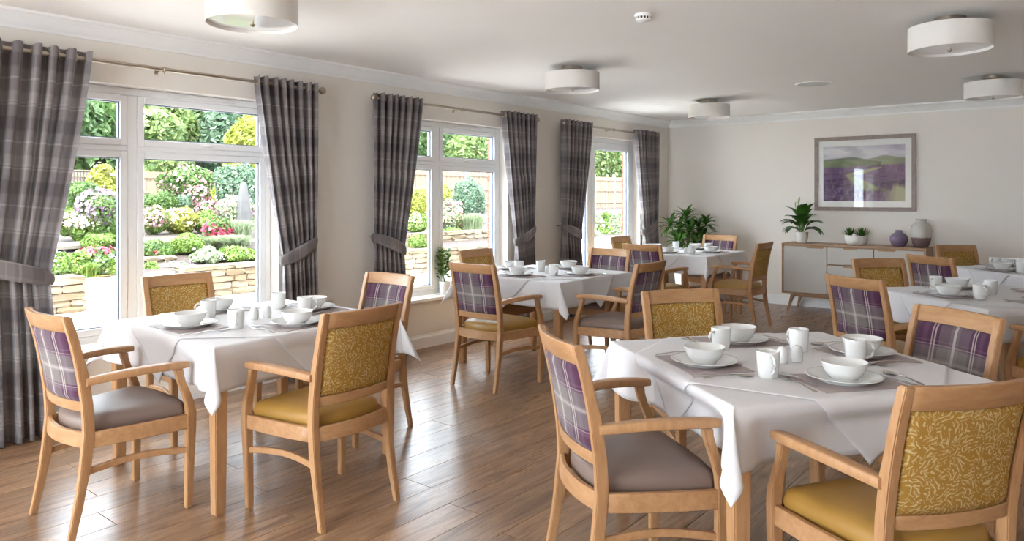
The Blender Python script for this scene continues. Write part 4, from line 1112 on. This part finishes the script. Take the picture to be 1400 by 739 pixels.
stone_wall('garden_wall', (5.15, 10.05), (14.5, 10.05), -.055, .45, .30, 'long honey stone retaining wall along the patio', 5, 2)
stone_wall('garden_wall', (4.05, 11.35), (5.6, 11.15), .36, .12, .28, 'low stone edging above the lower bed', 2, 3)
stone_wall('garden_wall', (9.2, 11.3), (15.5, 11.3), .36, .26, .30, 'upper honey stone terrace wall behind the retaining wall', 3, 4)

def cloud(N, rx, ry, rt, rb, size, rg, up=.0, lump=.16, shell=.45, aspect=.55):
    """N leaf quads over a lumpy ellipsoid (rt above, rb below the centre)"""
    d = rg.normal(size=(N, 3)); d /= np.linalg.norm(d, axis=1)[:, None]
    fr = rg.normal(size=(6, 3)) * 2.6; phs = rg.uniform(0, 6.28, 6)
    lum = 1 + lump * np.sin(d @ fr.T + phs).sum(1) / 2.2
    rad = (1 - shell * rg.random(N) ** 2.2) * lum
    R = np.where(d[:, 2:3] > 0, np.array([[rx, ry, rt]]), np.array([[rx, ry, rb]]))
    P = d * rad[:, None] * R
    nrm = d + rg.normal(size=(N, 3)) * .55; nrm[:, 2] += up; nrm /= np.linalg.norm(nrm, axis=1)[:, None]
    a = np.cross(nrm, rg.normal(size=(N, 3))); a /= np.linalg.norm(a, axis=1)[:, None]; b = np.cross(nrm, a)
    s = size * rg.uniform(.6, 1.3, (N, 1))
    V = np.stack([P - a * s, P - b * s * aspect + a * s * .1, P + a * s, P + b * s * aspect + a * s * .1], 1).reshape(-1, 3)
    return V, np.arange(N * 4).reshape(N, 4)
SEED = [100]
def shrub(u0, u1, v0, v1, Y, leaf, label, flower=None, fn=120, fs=.035, N=1500, size=.045, name='shrub', grass=False, cat='shrub'):
    SEED[0] += 1; rg = np.random.default_rng(SEED[0])
    c, k = at_y((u0 + u1) / 2, (v0 + v1) / 2, Y); rx = (u1 - u0) / 2 * k / FPX; rt = (v1 - v0) / 2 * k / FPX
    g = gz(c.x, Y); rb = max(rt * .8, c.z - g)
    if c.z - rt < g: rb = max(.05, c.z - g)
    ry = min(max(rx, rt * .8), 1.2, max(.22, Y - 10.38) if Y < 11.2 else 2, max(.25, abs(Y - 11.62)) if c.x > 9 else 2)
    o = tag(empty(name, (c.x, c.y, g)), label, cat, 'garden shrubs and flowers')
    h = c.z - g
    if grass:
        nb = N; az = rg.uniform(0, 2 * PI, nb); ln = (rt + rb) * rg.uniform(.6, 1.05, nb); lean = rg.uniform(.0, 1, nb) ** 1.3 * rx
        bx, by = rg.normal(size=nb) * rx * .22, rg.normal(size=nb) * rx * .22
        V = []
        for f, w in ((0, 1), (.45, .9), (.8, .6), (1, .08)):
            px = bx + np.cos(az) * lean * f ** 1.8; py = by + np.sin(az) * lean * f ** 1.8; pz = ln * (f - .22 * f ** 3)
            for s in (-1, 1): V.append(np.stack([px - np.sin(az) * size * w * s * .5, py + np.cos(az) * size * w * s * .5, pz], 1))
        V = np.stack(V, 1).reshape(-1, 3); b = np.arange(nb)[:, None] * 8
        F = np.concatenate([b + np.array([[0, 1, 3, 2]]), b + np.array([[2, 3, 5, 4]]), b + np.array([[4, 5, 7, 6]])])
        np_mesh('blades', V, F, LM[leaf], o)
    else:
        V, F = cloud(int(N * 2.2), rx, ry, rt, rb, size * .68, rg); V[:, 2] = np.maximum(V[:, 2] + h, .0)
        np_mesh('foliage', V, F, LM[leaf], o)
    if flower:
        fl = flower if isinstance(flower, (list, tuple)) else [flower]
        for f in fl:
            V, F = cloud(int(fn * 1.5) // len(fl), rx * 1.03, ry * 1.03, rt * 1.06, rb * .5, fs * .8, rg, up=.3, shell=.12, aspect=.9); V[:, 2] = np.maximum(V[:, 2] + h, .02)
            np_mesh('blossom', V, F, LM[f], o)
    return o
shrub(224, 293, 228, 272, 18.0, 'green', 'tall rounded shrub covered in pink blossom by the fence', 'pink', 260, .05, 3200, .06)
shrub(193, 242, 263, 294, 16.4, 'green', 'dark green mounded shrub below the fence', None, N=2200)
shrub(238, 273, 266, 292, 16.2, 'blue', 'pale grey-green mounded shrub beside the dark one', None, N=1700)
shrub(283, 305, 258, 288, 16.6, 'lime', 'bright yellow-green shrub right of the pink blossom', None, N=1200)
shrub(262, 286, 255, 280, 15.8, 'green', 'pink astilbe plumes in front of the blossom shrub', 'pink', 160, .05, 900, .04)
shrub(270, 296, 276, 296, 15.4, 'green', 'clump of soft pink roses in the middle bed', 'pink', 200, .05, 800, .04)
shrub(193, 228, 285, 318, 14.7, 'bright', 'cream and pink flowering mound at the left of the lawn', ['cream', 'pink'], 360, .045, 1500, .045)
shrub(224, 265, 286, 318, 14.7, 'lime', 'creamy yellow flowering mound beside the lawn', ['cream', 'yellow'], 420, .045, 1700, .045)
shrub(262, 300, 289, 319, 14.6, 'bright', 'fresh green feathery mound above the lawn', None, N=1700)
shrub(234, 280, 320, 352, 11.75, 'bright', 'round clipped green ball behind the stone edging', None, N=2600, size=.035)
shrub(274, 346, 318, 360, 11.85, 'pale', 'broad pale green ornamental grass on the terrace', None, N=2200, size=.018, grass=True, name='ornamental_grass')
shrub(310, 347, 292, 356, 12.2, 'pale', 'tall pale ornamental grass at the right of the first window', None, N=1600, size=.018, grass=True, name='ornamental_grass')
shrub(279, 318, 300, 334, 12.3, 'green', 'crimson flowering shrub beside the ornamental grass', 'red', 320, .05, 900, .045)
shrub(296, 350, 222, 292, 15.6, 'blue', 'large soft blue-green shrub right of the yellow one', ['white'], 60, .04, 2600, .06)
shrub(296, 345, 268, 304, 13.6, 'pale', 'pale pink-tinged plant below the blue-green shrub', ['pink', 'lilac'], 220, .04, 1200, .05)
shrub(88, 136, 250, 284, 14.2, 'green', 'dark green mounded shrub in the left pane', None, N=2200)
shrub(122, 160, 226, 262, 15.6, 'lime', 'tall yellow-green shrub in the left pane', 'pink', 40, .05, 2000, .055)
shrub(112, 160, 262, 300, 13.6, 'green', 'lilac flowering shrub in the left pane', 'lilac', 420, .05, 1200, .045)
shrub(78, 140, 284, 320, 13.9, 'bright', 'large cream flowering mound in the left pane', ['cream', 'white'], 420, .05, 2400, .05)
shrub(137, 160, 303, 322, 13.8, 'bright', 'small green mound beside the cream flowers', None, N=900)
shrub(117, 160, 319, 343, 12.2, 'bright', 'low bright green mound beyond the path', None, N=1700, size=.035)
shrub(106, 160, 338, 360, 11.5, 'green', 'crimson flowering clump above the lower bed', 'red', 300, .045, 800, .04)
shrub(58, 100, 344, 392, 10.85, 'bright', 'loose light green plants behind the short stone wall', ['white'], 90, .03, 1700, .045)
shrub(92, 130, 346, 392, 10.75, 'bright', 'leafy green plants spilling into the lower bed', ['yellow'], 60, .03, 1700, .045)
shrub(122, 160, 352, 396, 10.6, 'green', 'white-flecked green plants in the lower bed', 'white', 200, .03, 1500, .04)
shrub(110, 136, 374, 412, 10.35, 'bright', 'strappy light green clump at the mulch edge', None, N=420, size=.016, grass=True, name='ornamental_grass')
shrub(128, 150, 384, 408, 10.25, 'lime', 'small yellow-green clump at the mulch edge', 'yellow', 60, .03, 500, .035)
shrub(193, 218, 358, 392, 10.7, 'bright', 'green leafy clump left of the mustard chair outside', None, N=1300)
shrub(214, 268, 358, 392, 10.8, 'pale', 'pale frothy plants in the gap of the stone wall', ['white', 'lilac'], 260, .03, 1500, .04)
shrub(598, 618, 254, 286, 15.2, 'lime', 'bright yellow shrub against the fence in the middle window', None, N=1500)
shrub(618, 664, 242, 300, 14.2, 'blue', 'large blue-green shrub in the middle window', None, N=2800, size=.055)
shrub(600, 630, 272, 320, 12.6, 'pale', 'pink and cream flowering shrub in the middle window', ['pink', 'cream'], 340, .05, 1600, .045)
shrub(621, 637, 293, 316, 12.3, 'green', 'crimson flowers in the middle window', 'red', 160, .05, 500, .04)
shrub(630, 664, 284, 328, 11.9, 'pale', 'pale feathery grass in the middle window', None, N=1600, size=.02, grass=True, name='ornamental_grass')
shrub(604, 636, 311, 328, 11.8, 'bright', 'low green mound on the upper terrace wall', None, N=1200)
shrub(556, 584, 260, 296, 14.6, 'lime', 'yellow-green shrub left of the window bar', None, N=1600)
shrub(552, 584, 292, 326, 12.4, 'bright', 'cream flowering shrub left of the window bar', 'cream', 160, .045, 1700, .045)
shrub(560, 584, 320, 350, 10.8, 'bright', 'small green plant between the two stone walls', None, N=900)
shrub(794, 822, 286, 330, 13.0, 'pale', 'pale green shrub seen through the left door leaf', ['white'], 80, .05, 1600, .06)
shrub(816, 836, 290, 330, 13.0, 'bright', 'light green shrub seen through the patio door', None, N=1500, size=.06)
shrub(832, 852, 296, 334, 12.5, 'pale', 'pale shrub at the right of the patio door', ['white'], 80, .05, 1400, .06)

shrub(262, 306, 340, 364, 10.85, 'pale', 'low silvery mound behind the stone coping', 'white', 60, .03, 1300, .04)
shrub(300, 348, 338, 364, 10.8, 'bright', 'low light green mound at the right of the coping', None, N=1500)
shrub(192, 236, 332, 358, 11.75, 'green', 'low dark-leaved clump with crimson flowers left of the clipped ball', 'red', 90, .03, 1400, .04)
shrub(140, 160, 356, 392, 10.5, 'bright', 'narrow green clump beside the left window post', None, N=900)
shrub(792, 818, 296, 348, 10.7, 'pale', 'pale leafy shrub low in the left door leaf', 'white', 90, .05, 1800, .06)
shrub(812, 838, 300, 350, 10.9, 'bright', 'light green shrub low in the patio door glass', 'white', 60, .05, 1800, .06)
shrub(834, 856, 294, 350, 10.7, 'pale', 'silvery shrub low at the right of the patio door glass', None, N=1800, size=.06)
# slate obelisk in the bed
p, k = at_y(333, 292, 13.2); g = gz(p.x, 13.2)
ob = tag(MB().loft([[(a * w, b * w * .7, z) for a, b in ((-1, -1), (1, -1), (1, 1), (-1, 1))] for z, w in ((0, .13), (.5, .12), (1.05, .06), (1.12, .02))]).build('stone_obelisk', M['slate'], bevel=.01), 'tapering grey stone post among the grasses', 'garden ornament'); ob.location = (p.x, p.y, g - .02)

# timber fence: a panel and a post each
def fence_panel(x, Y, w, h, label):
    z = gz(x, Y) - .05; o = tag(empty('timber_fence', (x, Y, z)), label, 'fence panel', 'timber fence panels'); nb = 14
    for i in range(nb):
        MB().box(i * w / nb + .004, (i + 1) * w / nb - .004, -.012 + (i % 2) * .012, .004 + (i % 2) * .012, .04, h).build('board', M['fencew'], o)
    for zz in (.3, h * .55, h - .18): MB().box(0, w, -.04, -.013, zz, zz + .07).build('rail', M['fencew'], o)
def fence_post(x, Y, h, label): tag(MB().loft([[(a * w, b * w, z) for a, b in ((-1, -1), (1, -1), (1, 1), (-1, 1))] for z, w in ((0, .06), (h, .06), (h + .06, .02))]).build('fence_post', M['concrete']), label, 'fence post', 'pale fence posts').location = (x, Y, gz(x, Y) - .06)
ORD = ['first', 'second', 'third', 'fourth', 'fifth', 'sixth', 'seventh', 'eighth', 'ninth', 'tenth', 'eleventh', 'twelfth', 'thirteenth', 'fourteenth', 'fifteenth', 'sixteenth']
for i in range(15):
    x = 6.6 + i * 1.9
    fence_panel(x + .07, 20.0, 1.76, 1.62 if i > 3 else 1.30, 'timber fence panel behind the shrubs, %s from the left' % ORD[i])
    fence_post(x, 20.0, 1.72 if i > 3 else 1.42, 'pale fence post, %s from the left' % ORD[i])
# black railing before the fence at the far left
p0, k = at_y(92, 250, 17.0); g = gz(p0.x, 17)
rl = tag(empty('iron_railing', (p0.x, 17.0, g)), 'short black iron railing by the fence in the left pane', 'railing')
p1, k1 = at_y(123, 250, 17.0); L = p1.x - p0.x; hz = CAMH + (HOR - 233) / FPX * k1 - g
for zz in (.15, hz - .02): MB().tube([(0, 0, zz), (L, 0, zz)], .016, 6).build('rail', M['iron'], rl)
for i in range(8): MB().tube([(L * i / 7, 0, 0), (L * i / 7, 0, hz)], .012, 6).build('bar', M['iron'], rl)

# trees beyond the fence
def tree(u, Y, wpx, top_v, leaf, label, N=12000, size=.14):
    SEED[0] += 1; rg = np.random.default_rng(SEED[0])
    c, k = at_y(u, HOR, Y); g = gz(c.x, Y); top = CAMH + (HOR - top_v) / FPX * k; rx = wpx / 2 * k / FPX
    o = tag(empty('tree', (c.x, Y, g)), label, 'tree', 'trees beyond the fence'); h = top - g; zc = h * .55
    V, F = cloud(N, rx, min(rx, 3.5), h - zc, zc - h * .10, size, rg, lump=.22, shell=.5); V[:, 2] += zc
    np_mesh('crown', V, F, LM[leaf], o)
    MB().tube([(0, 0, -.05), (.05, .02, zc * .6), (-.03, .05, zc * 1.1)], [.16, .12, .05], 8).build('trunk', M['bark'], o, smooth=True)
TR = [(60, 24, 150, 105, 'tree', 'dark tree behind the far left curtain'), (118, 26, 110, 115, 'treelight', 'grey-green tree in the left upper pane'), (170, 27, 110, 85, 'tree', 'tall dark tree behind the window post'),
      (215, 24, 100, 135, 'treelight', 'pale leafy tree left in the wide upper pane'), (262, 26, 110, 105, 'tree', 'drooping green tree in the middle of the upper pane'), (310, 25, 90, 125, 'blue', 'blue-green tree right in the upper pane'),
      (345, 22.5, 70, 150, 'lime', 'yellow-green tree at the right edge of the first window'), (395, 26, 120, 105, 'tree', 'tree hidden behind the second curtain'), (470, 27, 140, 105, 'tree', 'tree beyond the wall between the windows'),
      (560, 26, 80, 150, 'tree', 'dark tree in the narrow pane of the middle window'), (600, 25, 70, 150, 'tree', 'deep green tree left in the middle window'), (632, 24, 60, 150, 'treelight', 'pale green tree centred in the middle window'), (662, 26, 70, 150, 'tree', 'green tree at the right of the middle window'),
      (720, 27, 110, 150, 'tree', 'tree behind the fourth curtain'), (800, 27, 70, 150, 'treelight', 'light tree above the fence left of the door'), (836, 26, 50, 170, 'treelight', 'pale leafy tree above the fence in the patio door'), (880, 28, 80, 150, 'tree', 'tree beyond the far corner curtain')]
for t in TR: tree(*t)
